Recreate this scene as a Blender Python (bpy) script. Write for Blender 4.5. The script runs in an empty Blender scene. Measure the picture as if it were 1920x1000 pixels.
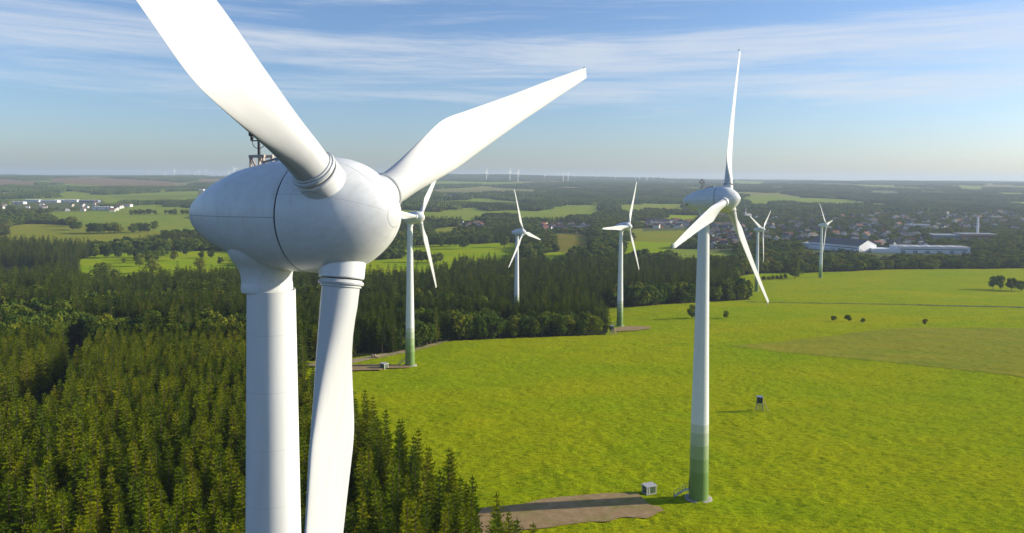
import bpy, math, random
import numpy as np
from mathutils import Matrix, Vector, noise as mnoise
random.seed(7); rng = np.random.default_rng(7)
R = math.radians
sc = bpy.context.scene
COL = sc.collection

# ------------------------------------------------------------------ camera, world, sun
CAM = np.array([0, 0, 70.3]); FP = 1400.0; PITCH = R(2.863); ROLL = R(.39); PPY = 404.5
cf = np.array([0, math.cos(PITCH), -math.sin(PITCH)])
_r0 = np.array([1, 0, 0.]); _u0 = np.array([0, math.sin(PITCH), math.cos(PITCH)])
cr = _r0*math.cos(ROLL)+_u0*math.sin(ROLL); cu = _u0*math.cos(ROLL)-_r0*math.sin(ROLL)
cd = bpy.data.cameras.new('camera'); cam = bpy.data.objects.new('camera', cd); COL.objects.link(cam)
cam.matrix_world = Matrix(((cr[0], cu[0], -cf[0], CAM[0]), (cr[1], cu[1], -cf[1], CAM[1]), (cr[2], cu[2], -cf[2], CAM[2]), (0, 0, 0, 1)))
cd.sensor_width = 36; cd.lens = FP/1920*36; cd.shift_y = -(500-PPY)/1920
cd.clip_start = .5; cd.clip_end = 80000
sc.camera = cam

SUN_EL = R(18.5); SUN_ROT = R(81.5)      # rotation measured from +Y towards +X
sd = Vector((math.cos(SUN_EL)*math.sin(SUN_ROT), math.cos(SUN_EL)*math.cos(SUN_ROT), math.sin(SUN_EL)))
sl = bpy.data.lights.new('sun', 'SUN'); sl.energy = 4.0; sl.angle = R(.6); sl.color = (1, .89, .72)
so = bpy.data.objects.new('sun', sl); COL.objects.link(so); so.rotation_euler = sd.to_track_quat('Z', 'Y').to_euler()

W = bpy.data.worlds.new('World'); sc.world = W; W.use_nodes = True
nt = W.node_tree; N = nt.nodes; L = nt.links; N.clear()
def nd(tree, typ, **k):
    n = tree.nodes.new(typ)
    for a, b in k.items():
        if a.startswith('i_'):
            n.inputs[int(a[2:])].default_value = b
        else: setattr(n, a, b)
    return n
def mth(tree, op, a, b=None, c=None, clamp=False):
    n = tree.nodes.new('ShaderNodeMath'); n.operation = op; n.use_clamp = clamp
    for i, v in enumerate((a, b, c)):
        if v is None: continue
        if isinstance(v, (int, float)): n.inputs[i].default_value = v
        else: tree.links.new(v, n.inputs[i])
    return n.outputs[0]
sky = nd(nt, 'ShaderNodeTexSky', sky_type='NISHITA', sun_disc=False, sun_elevation=SUN_EL, sun_rotation=SUN_ROT,
         altitude=600, air_density=1.0, dust_density=1.4, ozone_density=4.0)
tc = nd(nt, 'ShaderNodeTexCoord'); sx = nd(nt, 'ShaderNodeSeparateXYZ'); L.new(tc.outputs['Generated'], sx.inputs[0])
az = mth(nt, 'ARCTAN2', sx.outputs[0], sx.outputs[1])
el = mth(nt, 'ARCSINE', sx.outputs[2])
def cloud_noise(su, sv, ou, ov, scale, det, rough, dist=0.0, warp=.0):
    cb = nd(nt, 'ShaderNodeCombineXYZ')
    L.new(mth(nt, 'MULTIPLY_ADD', az, su, ou), cb.inputs[0])
    L.new(mth(nt, 'ADD', mth(nt, 'MULTIPLY_ADD', el, sv, ov), mth(nt, 'MULTIPLY', az, warp)), cb.inputs[1])
    n = nd(nt, 'ShaderNodeTexNoise'); n.inputs['Scale'].default_value = scale; n.inputs['Detail'].default_value = det
    n.inputs['Roughness'].default_value = rough; n.inputs['Distortion'].default_value = dist
    L.new(cb.outputs[0], n.inputs['Vector']); return n.outputs[0]
def sstep(x, a, b):
    n = nd(nt, 'ShaderNodeMapRange', interpolation_type='SMOOTHSTEP'); L.new(x, n.inputs[0])
    n.inputs[1].default_value = a; n.inputs[2].default_value = b; n.inputs[3].default_value = 0; n.inputs[4].default_value = 1
    return n.outputs[0]
n1 = cloud_noise(1.3, 17, 3.1, 2.2, 1.0, 9, .66, 1.1)
n2 = cloud_noise(3.5, 60, 9.3, 5.2, 1.0, 5, .7, .6, .8)
comb = mth(nt, 'MULTIPLY_ADD', n2, .45, mth(nt, 'MULTIPLY', n1, .75))
def band(c, w):      # cirrus decks lie at a few heights above the horizon
    d = mth(nt, 'SUBTRACT', el, c); q = mth(nt, 'DIVIDE', d, w)
    return mth(nt, 'POWER', 2.718, mth(nt, 'MULTIPLY', mth(nt, 'MULTIPLY', q, q), -1))
bands = mth(nt, 'ADD', mth(nt, 'MULTIPLY', band(.165, .024), .21), mth(nt, 'MULTIPLY', band(.112, .018), .17))
bands = mth(nt, 'ADD', bands, mth(nt, 'MULTIPLY', band(.0, .045), -.25))
cov = sstep(mth(nt, 'ADD', comb, bands), .58, .94)
cov = mth(nt, 'MULTIPLY', cov, .66)
tint = nd(nt, 'ShaderNodeMixRGB', blend_type='MULTIPLY'); tint.inputs[0].default_value = 1; L.new(sky.outputs[0], tint.inputs[1]); tint.inputs[2].default_value = (.885, .895, .965, 1)
cmix = nd(nt, 'ShaderNodeMixRGB'); L.new(cov, cmix.inputs[0]); L.new(tint.outputs[0], cmix.inputs[1])
cmix.inputs[2].default_value = (4.5, 4.7, 5.0, 1)
bg = nd(nt, 'ShaderNodeBackground'); bg.inputs[1].default_value = .105
L.new(cmix.outputs[0], bg.inputs[0]); wo = nd(nt, 'ShaderNodeOutputWorld'); L.new(bg.outputs[0], wo.inputs[0])

sc.view_settings.view_transform = 'Standard'; sc.view_settings.look = 'None'; sc.view_settings.exposure = 0.74; sc.view_settings.gamma = 1
sc.view_settings.use_curve_mapping = False
sc.render.engine = 'CYCLES'
sc.cycles.use_denoising = True
sc.cycles.max_bounces = 5; sc.cycles.diffuse_bounces = 2; sc.cycles.glossy_bounces = 2; sc.cycles.volume_bounces = 0
sc.cycles.transparent_max_bounces = 6; sc.cycles.sample_clamp_indirect = 4

# ------------------------------------------------------------------ terrain function
PR = np.array([(-500, 3), (0, 2.5), (90, 1.5), (162, 0), (329, -13), (490, -26), (585, -33), (794, -47.6), (937, -52), (1100, -54), (2200, -52), (3300, -37),
               (4800, -10), (7000, 24), (9000, 42), (12000, 54), (30000, 64)], float)
def vnoise(x, y, seed=0):
    xi = np.floor(x); yi = np.floor(y); fx = x-xi; fy = y-yi
    fx = fx*fx*(3-2*fx); fy = fy*fy*(3-2*fy)
    def h(a, b):
        v = np.sin(a*127.1+b*311.7+seed*74.7)*43758.5453
        return v-np.floor(v)
    return (h(xi, yi)*(1-fx)+h(xi+1, yi)*fx)*(1-fy)+(h(xi, yi+1)*(1-fx)+h(xi+1, yi+1)*fx)*fy
TURB = []      # (X, Y, dz) corrections appended below
def ground(x, y):
    x = np.asarray(x, float); y = np.asarray(y, float)
    z = np.interp(y, PR[:, 0], PR[:, 1])
    z = (z+np.interp(y-60, PR[:, 0], PR[:, 1])+np.interp(y+60, PR[:, 0], PR[:, 1]))/3
    far = np.clip((y-1500)/6000, 0, 1)
    z = z+far*34*(vnoise(x/2300, y/1500, 1)-.5)+far*16*(vnoise(x/700, y/500, 2)-.5)
    m = np.clip((y-700)/800, 0, 1)
    z = z+m*5*(vnoise(x/420, y/300, 3)-.5)
    n = np.clip((y-150)/200, 0, 1)*np.clip((1500-y)/500, 0, 1)
    z = z+n*1.6*(vnoise(x/130, y/90, 4)-.5)
    z = z+66*np.exp(-((x+500)/1900)**2-((y-10500)/1500)**2)+34*np.exp(-((x+4700)/900)**2-((y-10500)/1200)**2)
    for tx, ty, dz in TURB:
        z = z+dz*np.exp(-((x-tx)**2+(y-ty)**2)/70.**2)
    return z
def ray(px, py):
    d = cf+cr*(px-960)/FP-cu*(py-PPY)/FP
    return d/d[1]
def at(px, py, lo=60, hi=25000):
    """where the line of sight through a picture point meets the terrain"""
    d = ray(px, py)
    ys = np.geomspace(lo, hi, 1500); p = CAM[None]+d[None]*ys[:, None]
    g = ground(p[:, 0], p[:, 1]); b = np.nonzero(p[:, 2] <= g)[0]
    i = b[0] if len(b) else len(ys)-1
    if i == 0: i = 1
    a0 = p[i-1, 2]-g[i-1]; a1 = p[i, 2]-g[i]; t = a0/(a0-a1) if a0 != a1 else 1
    y = ys[i-1]+(ys[i]-ys[i-1])*min(max(t, 0), 1)
    q = CAM+d*y; return float(q[0]), float(q[1])
def proj(x, y, z):
    q = np.stack([np.asarray(x)-CAM[0], np.asarray(y)-CAM[1], np.asarray(z)-CAM[2]], -1); d = q@cf
    return 960+FP*(q@cr)/d, PPY-FP*(q@cu)/d, d
def poly_world(px):
    out = []
    for i in range(len(px)):
        a = px[i]; b = px[(i+1) % len(px)]
        for t in (0, .34, .67): out.append(at(a[0]+(b[0]-a[0])*t, a[1]+(b[1]-a[1])*t))
    return np.array(out)
def inside(P, x, y):
    x = np.asarray(x); y = np.asarray(y); c = np.zeros(x.shape, bool); n = len(P); j = n-1
    for i in range(n):
        xi, yi = P[i]; xj, yj = P[j]
        if yi != yj:
            k = ((yi > y) != (yj > y)) & (x < (xj-xi)*(y-yi)/(yj-yi)+xi)
            c ^= k
        j = i
    return c

# ------------------------------------------------------------------ mesh helpers
class MB:
    def __init__(s): s.v = []; s.f = []; s.m = []
    def add(s, v, f, m=0):
        b = len(s.v); s.v += [tuple(map(float, q)) for q in v]; s.f += [tuple(b+i for i in q) for q in f]; s.m += [m]*len(f)
    def box(s, c, d, rz=0, m=0, taper=1):
        x, y, z = [q/2 for q in d]; v = []
        for k, t in ((-1, 1), (1, taper)):
            for a, b in ((-1, -1), (1, -1), (1, 1), (-1, 1)):
                X, Y = a*x*t, b*y*t
                v.append((c[0]+X*math.cos(rz)-Y*math.sin(rz), c[1]+X*math.sin(rz)+Y*math.cos(rz), c[2]+k*z))
        s.add(v, [(3, 2, 1, 0), (4, 5, 6, 7), (0, 1, 5, 4), (1, 2, 6, 5), (2, 3, 7, 6), (3, 0, 4, 7)], m)
    def tube(s, pts, rad, n=8, m=0, cap=True):
        pts = [Vector(p) for p in pts]; rad = rad if isinstance(rad, (list, tuple)) else [rad]*len(pts)
        v = []; f = []
        for i, p in enumerate(pts):
            d = (pts[min(i+1, len(pts)-1)]-pts[max(i-1, 0)]).normalized()
            a = d.orthogonal().normalized() if i == 0 else (a-d*a.dot(d)).normalized()
            b = d.cross(a)
            for k in range(n):
                t = 2*math.pi*k/n; v.append(p+(a*math.cos(t)+b*math.sin(t))*rad[i])
        for i in range(len(pts)-1):
            for k in range(n):
                f.append((i*n+k, i*n+(k+1) % n, (i+1)*n+(k+1) % n, (i+1)*n+k))
        if cap: f += [tuple(range(n-1, -1, -1)), tuple((len(pts)-1)*n+k for k in range(n))]
        s.add(v, f, m)
    def lathe(s, prof, n=48, axis='z', org=(0, 0, 0), m=0):
        v = []; f = []
        for (r, h) in prof:
            for k in range(n):
                t = 2*math.pi*k/n; a, b = r*math.cos(t), r*math.sin(t)
                q = (a, b, h) if axis == 'z' else (h, a, b)
                v.append((q[0]+org[0], q[1]+org[1], q[2]+org[2]))
        for i in range(len(prof)-1):
            for k in range(n): f.append((i*n+k, i*n+(k+1) % n, (i+1)*n+(k+1) % n, (i+1)*n+k))
        s.add(v, f, m)
    def mesh(s, name, mats, smooth=False):
        me = bpy.data.meshes.new(name); me.from_pydata(s.v, [], s.f)
        for m in (mats if isinstance(mats, (list, tuple)) else [mats]): me.materials.append(m)
        if len(me.materials) > 1: me.polygons.foreach_set('material_index', s.m)
        if smooth:
            me.polygons.foreach_set('use_smooth', [True]*len(s.f))
            if smooth != True: me.set_sharp_from_angle(angle=smooth)
        me.update(); return me
    def build(s, name, mats, parent=None, smooth=False, mat=None):
        return link(name, s.mesh(name, mats, smooth), parent, mat)
def link(name, data, parent=None, mat=None):
    o = bpy.data.objects.new(name, data); COL.objects.link(o)
    if parent: o.parent = parent
    if mat is not None: o.matrix_basis = mat
    return o
def tag(o, label=None, cat=None, group=None, kind=None):
    for k, v in (('label', label), ('category', cat), ('group', group), ('kind', kind)):
        if v: o[k] = v
    return o
def thing(name, loc, label, cat, group=None, rz=0):
    o = bpy.data.objects.new(name, None); COL.objects.link(o); o.location = loc; o.rotation_euler = (0, 0, rz)
    o.empty_display_size = .5
    return tag(o, label, cat, group)
def dup(root, loc, rz=0, s=1, label=None, group=None):
    r = root.copy(); COL.objects.link(r); r.location = loc; r.rotation_euler = (0, 0, rz)
    r.scale = s if isinstance(s, (tuple, list)) else (s, s, s)
    if label: r['label'] = label
    if group: r['group'] = group
    for ch in CH[root]:
        c = ch.copy(); COL.objects.link(c); c.parent = r
        for g in CH.get(ch, ()):
            e = g.copy(); COL.objects.link(e); e.parent = c
    return r
CH = {}

# ------------------------------------------------------------------ materials
def mat(name, col, rough=.6, metal=0, spec=.5):
    m = bpy.data.materials.new(name); m.use_nodes = True; b = m.node_tree.nodes['Principled BSDF']
    b.inputs['Base Color'].default_value = (*col, 1); b.inputs['Roughness'].default_value = rough
    b.inputs['Metallic'].default_value = metal; b.inputs['Specular IOR Level'].default_value = spec
    return m
def ramp(t, fac, stops, interp='LINEAR'):
    n = t.nodes.new('ShaderNodeValToRGB'); n.color_ramp.interpolation = interp; e = n.color_ramp.elements
    while len(e) < len(stops): e.new(.5)
    for i, (p, c) in enumerate(stops): e[i].position = p; e[i].color = (*c, 1)
    t.links.new(fac, n.inputs[0]); return n.outputs[0]
def noise_tex(t, vec, scale, det=4, rough=.55, dist=0):
    n = t.nodes.new('ShaderNodeTexNoise'); n.inputs['Scale'].default_value = scale; n.inputs['Detail'].default_value = det
    n.inputs['Roughness'].default_value = rough; n.inputs['Distortion'].default_value = dist
    if vec is not None: t.links.new(vec, n.inputs['Vector'])
    return n.outputs[0]
def mixc(t, fac, a, b, mode='MIX'):
    n = t.nodes.new('ShaderNodeMixRGB'); n.blend_type = mode
    for i, v in ((0, fac), (1, a), (2, b)):
        if isinstance(v, (int, float)): n.inputs[i].default_value = v
        elif isinstance(v, tuple): n.inputs[i].default_value = (*v, 1) if len(v) == 3 else v
        else: t.links.new(v, n.inputs[i])
    return n.outputs[0]
def varied(name, a, b, scale=1.0, rough=.7, bump=0, dist=.02):
    m = mat(name, a, rough); t = m.node_tree; b_ = t.nodes['Principled BSDF']
    o = t.nodes.new('ShaderNodeTexCoord').outputs['Object']
    f = noise_tex(t, o, scale, 6, .65)
    t.links.new(ramp(t, f, [(.3, a), (.7, b)]), b_.inputs['Base Color'])
    if bump:
        bp = t.nodes.new('ShaderNodeBump'); bp.inputs['Strength'].default_value = bump; bp.inputs['Distance'].default_value = dist
        t.links.new(f, bp.inputs['Height']); t.links.new(bp.outputs[0], b_.inputs['Normal'])
    return m

def white_paint(name, kind):
    m = mat(name, (.78, .77, .74), .38, 0, .4); t = m.node_tree; b = t.nodes['Principled BSDF']
    o = t.nodes.new('ShaderNodeTexCoord').outputs['Object']
    s = t.nodes.new('ShaderNodeSeparateXYZ'); t.links.new(o, s.inputs[0])
    mp = t.nodes.new('ShaderNodeMapping'); t.links.new(o, mp.inputs[0])
    mp.inputs['Scale'].default_value = {'tower': (1.2, 1.2, .12), 'nacelle': (.5, 1, 1), 'blade': (1, 1, .15)}[kind]
    f = noise_tex(t, mp.outputs[0], 1.6, 7, .68)
    kk_ = .76 if kind == 'blade' else 1.
    base = ramp(t, f, [(.32, (.69*kk_, .71*kk_, .70*kk_)), (.62, (.76*kk_, .79*kk_, .785*kk_))])
    f2 = noise_tex(t, o, 14, 3, .7)
    base = mixc(t, mth(t, 'MULTIPLY', mth(t, 'GREATER_THAN', f2, .74), .35), base, (.45, .43, .38))
    def line(x, w):
        return mth(t, 'LESS_THAN', mth(t, 'ABSOLUTE', x), w)
    if kind == 'tower':
        z = s.outputs[2]
        seam = mth(t, 'LESS_THAN', mth(t, 'ABSOLUTE', mth(t, 'SUBTRACT', mth(t, 'FRACT', mth(t, 'DIVIDE', mth(t, 'ADD', z, .9), 2.86)), .5)), .006)
        zn = mth(t, 'DIVIDE', z, 20.)
        g = ramp(t, zn, [(0, (.17, .28, .08)), (6.5/20, (.225, .34, .125)), (9.5/20, (.31, .41, .20)), (12.5/20, (.43, .50, .34)), (15.3/20, (.57, .61, .50)), (17.2/20, (.78, .77, .74))], 'CONSTANT')
        base = mixc(t, mth(t, 'GREATER_THAN', zn, .86), g, base)
        base = mixc(t, mth(t, 'MULTIPLY', seam, .3), base, (.42, .42, .40))
    if kind == 'nacelle':
        x, y, z = s.outputs
        hz = mth(t, 'MULTIPLY', line(mth(t, 'SUBTRACT', z, mth(t, 'MULTIPLY', mth(t, 'ADD', x, 3), -.0)), .018), 1)
        r1 = line(mth(t, 'ADD', x, 8.8), .018)
        lines = mth(t, 'MAXIMUM', hz, r1)
        d45 = line(mth(t, 'SUBTRACT', y, mth(t, 'MULTIPLY', z, .85)), .015)
        d46 = line(mth(t, 'ADD', y, mth(t, 'MULTIPLY', z, 1.6)), .015)
        fr = mth(t, 'GREATER_THAN', x, -2.0)
        lines = mth(t, 'MAXIMUM', lines, mth(t, 'MULTIPLY', mth(t, 'MAXIMUM', d45, d46), mth(t, 'MULTIPLY', fr, .6)))
        capr = line(mth(t, 'SUBTRACT', x, 2.62), .012)
        lines = mth(t, 'MAXIMUM', lines, mth(t, 'MULTIPLY', capr, .7))
        base = mixc(t, mth(t, 'MULTIPLY', lines, .62), base, (.16, .17, .17))
        # rain streaks and grime on the glass fibre
        mp2 = t.nodes.new('ShaderNodeMapping'); t.links.new(o, mp2.inputs[0]); mp2.inputs['Scale'].default_value = (2.2, 2.2, .5)
        st = noise_tex(t, mp2.outputs[0], 1.5, 8, .75)
        base = mixc(t, mth(t, 'MULTIPLY', mth(t, 'SUBTRACT', st, .48, clamp=True), 1.3, clamp=True), base, (.46, .46, .40))
    t.links.new(base, b.inputs['Base Color'])
    return m
M = {}
M['tower'] = white_paint('turbine_tower_paint', 'tower'); M['nacelle'] = white_paint('turbine_nacelle_gelcoat', 'nacelle')
M['blade'] = white_paint('turbine_blade_gelcoat', 'blade')
M['gap'] = mat('dark_rubber_seal', (.035, .04, .04), .7)
M['grey'] = mat('grey_metal', (.33, .34, .34), .4, .6)
M['dark'] = mat('dark_metal', (.04, .04, .045), .45, .5)
M['beige'] = varied('primed_steel', (.55, .45, .36), (.42, .33, .26), 6, .6)
M['concrete'] = varied('concrete', (.42, .39, .33), (.30, .28, .23), 2.5, .85, .3)
M['galv'] = mat('galvanised_steel', (.42, .43, .44), .35, .8)
M['kioskwall'] = varied('kiosk_green_wall', (.11, .17, .08), (.08, .13, .06), 2, .6)
M['kioskframe'] = varied('kiosk_pale_frame', (.55, .56, .50), (.42, .43, .38), 3, .6)
M['kioskroof'] = varied('kiosk_roof', (.50, .49, .48), (.38, .37, .36), 2, .6)
M['bark'] = varied('spruce_bark', (.17, .115, .075), (.10, .07, .05), 4, .9)
M['barkpale'] = varied('pale_bark', (.24, .19, .14), (.13, .10, .07), 3, .9)
M['wood'] = varied('weathered_wood', (.42, .36, .22), (.26, .22, .14), 4, .8)
M['cutwood'] = varied('fresh_cut_wood', (.62, .48, .30), (.48, .34, .2), 5, .8)
M['hide'] = mat('dark_green_boards', (.018, .04, .035), .6)
M['graypaint'] = mat('faded_emblem_paint', (.34, .42, .36), .6)

def foliage(name, stops, transl=.22, tip=None, zh=20.):
    m = bpy.data.materials.new(name); m.use_nodes = True; t = m.node_tree; t.nodes.clear()
    oi = t.nodes.new('ShaderNodeObjectInfo'); o = t.nodes.new('ShaderNodeTexCoord').outputs['Object']
    f = noise_tex(t, o, .9, 3, .7)
    k = mth(t, 'ADD', mth(t, 'MULTIPLY', oi.outputs['Random'], .62), mth(t, 'MULTIPLY', f, .55), clamp=True)
    c = ramp(t, mth(t, 'SUBTRACT', k, .08), stops)
    if tip:
        s = t.nodes.new('ShaderNodeSeparateXYZ'); t.links.new(o, s.inputs[0])
        hi = mth(t, 'MULTIPLY', mth(t, 'SUBTRACT', mth(t, 'DIVIDE', s.outputs[2], zh), .80, clamp=True), 4.0, clamp=True)
        r2 = mth(t, 'FRACT', mth(t, 'MULTIPLY', oi.outputs['Random'], 37.7))
        c = mixc(t, mth(t, 'MULTIPLY', hi, mth(t, 'MULTIPLY', mth(t, 'GREATER_THAN', r2, .55), .6)), c, tip)
    d = t.nodes.new('ShaderNodeBsdfDiffuse'); tr = t.nodes.new('ShaderNodeBsdfTranslucent'); mx = t.nodes.new('ShaderNodeMixShader')
    t.links.new(c, d.inputs[0]); t.links.new(mixc(t, 1, c, (1.0, 1.0, .55), 'MULTIPLY'), tr.inputs[0]); mx.inputs[0].default_value = transl
    t.links.new(d.outputs[0], mx.inputs[1]); t.links.new(tr.outputs[0], mx.inputs[2])
    out = t.nodes.new('ShaderNodeOutputMaterial'); t.links.new(mx.outputs[0], out.inputs[0]); return m
M['spruce'] = foliage('spruce_needles', [(.1, (.055, .102, .005)), (.4, (.122, .172, .004)), (.7, (.195, .225, .004)), (1, (.28, .25, .006))], .2, (.16, .10, .025))
M['spruce_old'] = foliage('old_spruce_needles', [(.1, (.024, .056, .010)), (.4, (.055, .095, .010)), (.7, (.105, .145, .010)), (1, (.17, .17, .012))], .2)
M['leaf'] = foliage('broadleaf_leaves', [(.1, (.032, .066, .016)), (.4, (.075, .125, .018)), (.7, (.155, .20, .020)), (1, (.27, .23, .022))], .28)
M['autumn'] = foliage('yellowing_leaves', [(.1, (.10, .10, .015)), (.6, (.19, .16, .02)), (1, (.24, .15, .03))], .3)
M['farwood'] = foliage('far_wood_leaves', [(.1, (.030, .066, .024)), (.6, (.085, .13, .030)), (1, (.18, .20, .035))], .1)

# ------------------------------------------------------------------ wind turbines
H_HUB = 66.5; RB = 33.0; DAX = 5.1
def tri_lerp(x, tab):
    t = np.array(tab); return float(np.interp(x, t[:, 0], t[:, 1]))
CHORD = [(3.2, 1.76), (4.2, 1.8), (5.5, 2.02), (7, 2.44), (8.3, 2.78), (9.6, 3.08), (10.3, 3.16), (11, 3.1), (12, 2.95), (16, 2.5), (20, 2.08), (24, 1.76), (28, 1.36), (31, 1.07), (32.5, .92), (33, .8)]
THICK = [(3.2, 1.0), (4.2, .94), (5.5, .76), (7, .52), (8.3, .35), (10, .215), (13, .175), (20, .15), (33, .12)]
TWIST = [(3.2, 6), (5, 5), (8, 1.5), (10, 0), (15, -1), (22, -2.5), (33, -4.5)]
CIRC = [(3.2, 1), (4.2, .92), (6, .45), (8, .15), (9.5, 0), (33, 0)]
def blade_mesh(n=44, bend=1.0, stations=None):
    xs_ = np.linspace(3.2, 33, 300); cs_ = np.interp(xs_, [q[0] for q in CHORD], [q[1] for q in CHORD]); kk = np.exp(-np.linspace(-2, 2, 25)**2); kk /= kk.sum()
    sm_ = np.convolve(np.pad(cs_, 12, 'edge'), kk, 'valid')
    S = stations or [3.2, 3.6, 4.2, 4.8, 5.5, 6.2, 7, 7.7, 8.4, 9, 9.5, 9.9, 10.3, 10.8, 11.5, 12.5, 14, 16, 18, 20, 22, 24, 26, 28, 29.5, 31, 32, 32.5, 32.85, 33]
    mb = MB(); v = []; f = []
    for r in S:
        c = float(np.interp(r, xs_, sm_)); th = tri_lerp(r, THICK); tw = R(tri_lerp(r, TWIST)); k = tri_lerp(r, CIRC)
        ax = .5*k+.35*(1-k)
        by = bend*(r/33)**2
        if r > 32.4: by += (r-32.4)**2*1.3
        for i in range(n):
            a = 2*math.pi*i/n
            xc = (1+math.cos(a))/2              # 1 at trailing edge, 0 at leading
            yc = math.sin(a)
            # NACA-like thickness
            q = 5*th*(.2969*math.sqrt(xc)-.126*xc-.3516*xc**2+.2843*xc**3-.1015*xc**4)
            ya = q*(1.0 if yc >= 0 else -.62)+.0
            camb = .03*math.sin(math.pi*xc)
            y_air = ya+camb if i % n else 0
            y_c = .5*yc
            x = (ax-xc)*c; y = (y_c*th*k+y_air*(1-k))*c if k < 1 else .5*yc*c
            v.append((x*math.cos(tw)+y*math.sin(tw), -x*math.sin(tw)+y*math.cos(tw)+by, r))
    m_ = len(S)
    for j in range(m_-1):
        for i in range(n): f.append((j*n+i, j*n+(i+1) % n, (j+1)*n+(i+1) % n, (j+1)*n+i))
    mb.add(v, f, 0)
    mb.add([v[(m_-1)*n+i] for i in range(n)], [tuple(range(n))], 1)
    mb.add([v[i] for i in range(n)], [tuple(range(n-1, -1, -1))], 0)
    return mb.mesh('blade', [M['blade'], M['grey']], R(40))
def stub_dir(k): return k
HUBP = [(2.62, -1.96), (2.78, -1.95), (2.80, -1.6), (2.79, -1.1), (2.73, -.5), (2.62, .1), (2.38, .75), (2.03, 1.3), (1.60, 1.82), (1.14, 2.24), (.70, 2.54), (.35, 2.71), (.1, 2.79), (0, 2.80)]
NACP = [(2.62, -2.14), (2.77, -2.15), (2.76, -3.1), (2.66, -4.2), (2.49, -5.2), (2.30, -6.2), (2.03, -7), (1.74, -7.8), (1.45, -8.4), (1.20, -8.9), (.95, -9.3), (.68, -9.6), (.4, -9.8), (.15, -9.9), (0, -9.92)]
def smooth_prof(P, k=3):
    P = np.array(P); t = np.arange(len(P)); tt = np.linspace(0, len(P)-1, (len(P)-1)*k+1); out = []
    for u in tt:
        i = min(int(u), len(P)-2); a = u-i; p0 = P[max(i-1, 0)]; p1 = P[i]; p2 = P[i+1]; p3 = P[min(i+2, len(P)-1)]
        out.append(tuple(.5*((2*p1)+(-p0+p2)*a+(2*p0-5*p1+4*p2-p3)*a*a+(-p0+3*p1-3*p2+p3)*a**3)))
    return [(max(r, 0), h) for r, h in out]
def hub_mesh(n):
    mb = MB(); mb.lathe(smooth_prof(HUBP), n, 'x')
    for k in range(3):   # the three blade sockets
        a = 2*math.pi*k/3; c, s = math.cos(a), math.sin(a)
        prof = [(1.06, 1.6), (1.05, 2.95), (1.01, 3.0), (.85, 3.0)]
        v = []; f = []; m = max(16, n//2)
        for r, h in prof:
            for i in range(m):
                t = 2*math.pi*i/m; x, y = r*math.cos(t), r*math.sin(t)
                v.append((x, y*c+h*s, -y*s+h*c))
        for j in range(len(prof)-1):
            for i in range(m): f.append((j*m+i, j*m+(i+1) % m, (j+1)*m+(i+1) % m, (j+1)*m+i))
        mb.add(v, f)
    return mb.mesh('hub', M['nacelle'], R(35))
def nacelle_mesh(n):
    mb = MB(); mb.lathe(smooth_prof(NACP), n, 'x')
    neck = [(1.19, -3.85), (1.25, -3.82), (1.25, -3.5), (1.23, -3.4), (1.24, -3.15), (1.29, -2.85), (1.42, -2.55), (1.62, -2.25), (1.85, -1.8), (1.95, -.8)]
    mb.lathe(smooth_prof(neck, 2), n, 'z', (-DAX, 0, 0))
    mb.lathe([(2.64, -1.9), (2.64, -2.2)], n, 'x', m=1)
    return mb.mesh('nacelle', [M['nacelle'], M['gap']], R(35))
def tower_prof(h):
    P = [(0, 2.14), (6, 2.07), (17, 1.93), (35, 1.60), (50, 1.36), (h-3.8, 1.175)]
    return [(np.interp(z, [p[0] for p in P], [p[1] for p in P]), z) for z in np.linspace(0, h-3.78, 24)]
meshes = {}
meshes['blade', 'near'] = blade_mesh(72, -1.2)
for lod, n in (('hi', 96), ('lo', 32)):
    meshes['hub', lod] = hub_mesh(n); meshes['nac', lod] = nacelle_mesh(n)
    meshes['blade', lod] = blade_mesh(64 if lod == 'hi' else 20)
    mb = MB(); mb.lathe([(.96, 3.0), (.96, 3.04), (1.03, 3.07), (1.06, 3.15), (1.03, 3.23), (.95, 3.25), (.95, 3.34), (.88, 3.36)], 48 if lod == 'hi' else 16)
    meshes['collar', lod] = mb.mesh('root_collar', M['blade'], R(35))
    mb = MB(); mb.lathe(tower_prof(H_HUB), n); meshes['tower', lod] = mb.mesh('tower', M['tower'], True)
mb = MB(); mb.lathe([(0, .38), (2.2, .38), (2.9, .36), (3.0, .28), (3.05, -.6)], 40); meshes['found'] = mb.mesh('foundation', M['concrete'], R(40))
# stairs run away from the tower towards -x in the turbine frame
mb = MB()
for i in range(8):
    mb.box((-2.9-.32*i, 0, 1.95-.22*i), (.32, .9, .045))
for sy in (-.47, .47):
    mb.tube([(-2.1, sy, 2.0), (-2.85, sy, 2.0), (-5.4, sy, .25)], .05, 6)
    mb.tube([(-2.1, sy, 3.0), (-2.85, sy, 3.0), (-5.4, sy, 1.25), (-5.4, sy, .2)], .035, 6)
    for i in range(5): mb.tube([(-2.85-.6*i, sy, 2.0-.41*i), (-2.85-.6*i, sy, 3.0-.41*i)], .03, 6)
mb.box((-2.45, 0, 1.97), (.8, .95, .06)); meshes['stairs'] = mb.mesh('stairs', M['galv'])
mb = MB()
v = []; f = []
for i, z in enumerate((2.0, 4.1)):
    for k in range(7):
        a = math.pi+(k-3)*.07; r = 2.17; v.append((r*math.cos(a), r*math.sin(a), z))
for k in range(6): f.append((k, 7+k, 8+k, k+1))
mb.add(v, f); meshes['door'] = mb.mesh('door', M['kioskwall'])

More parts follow.
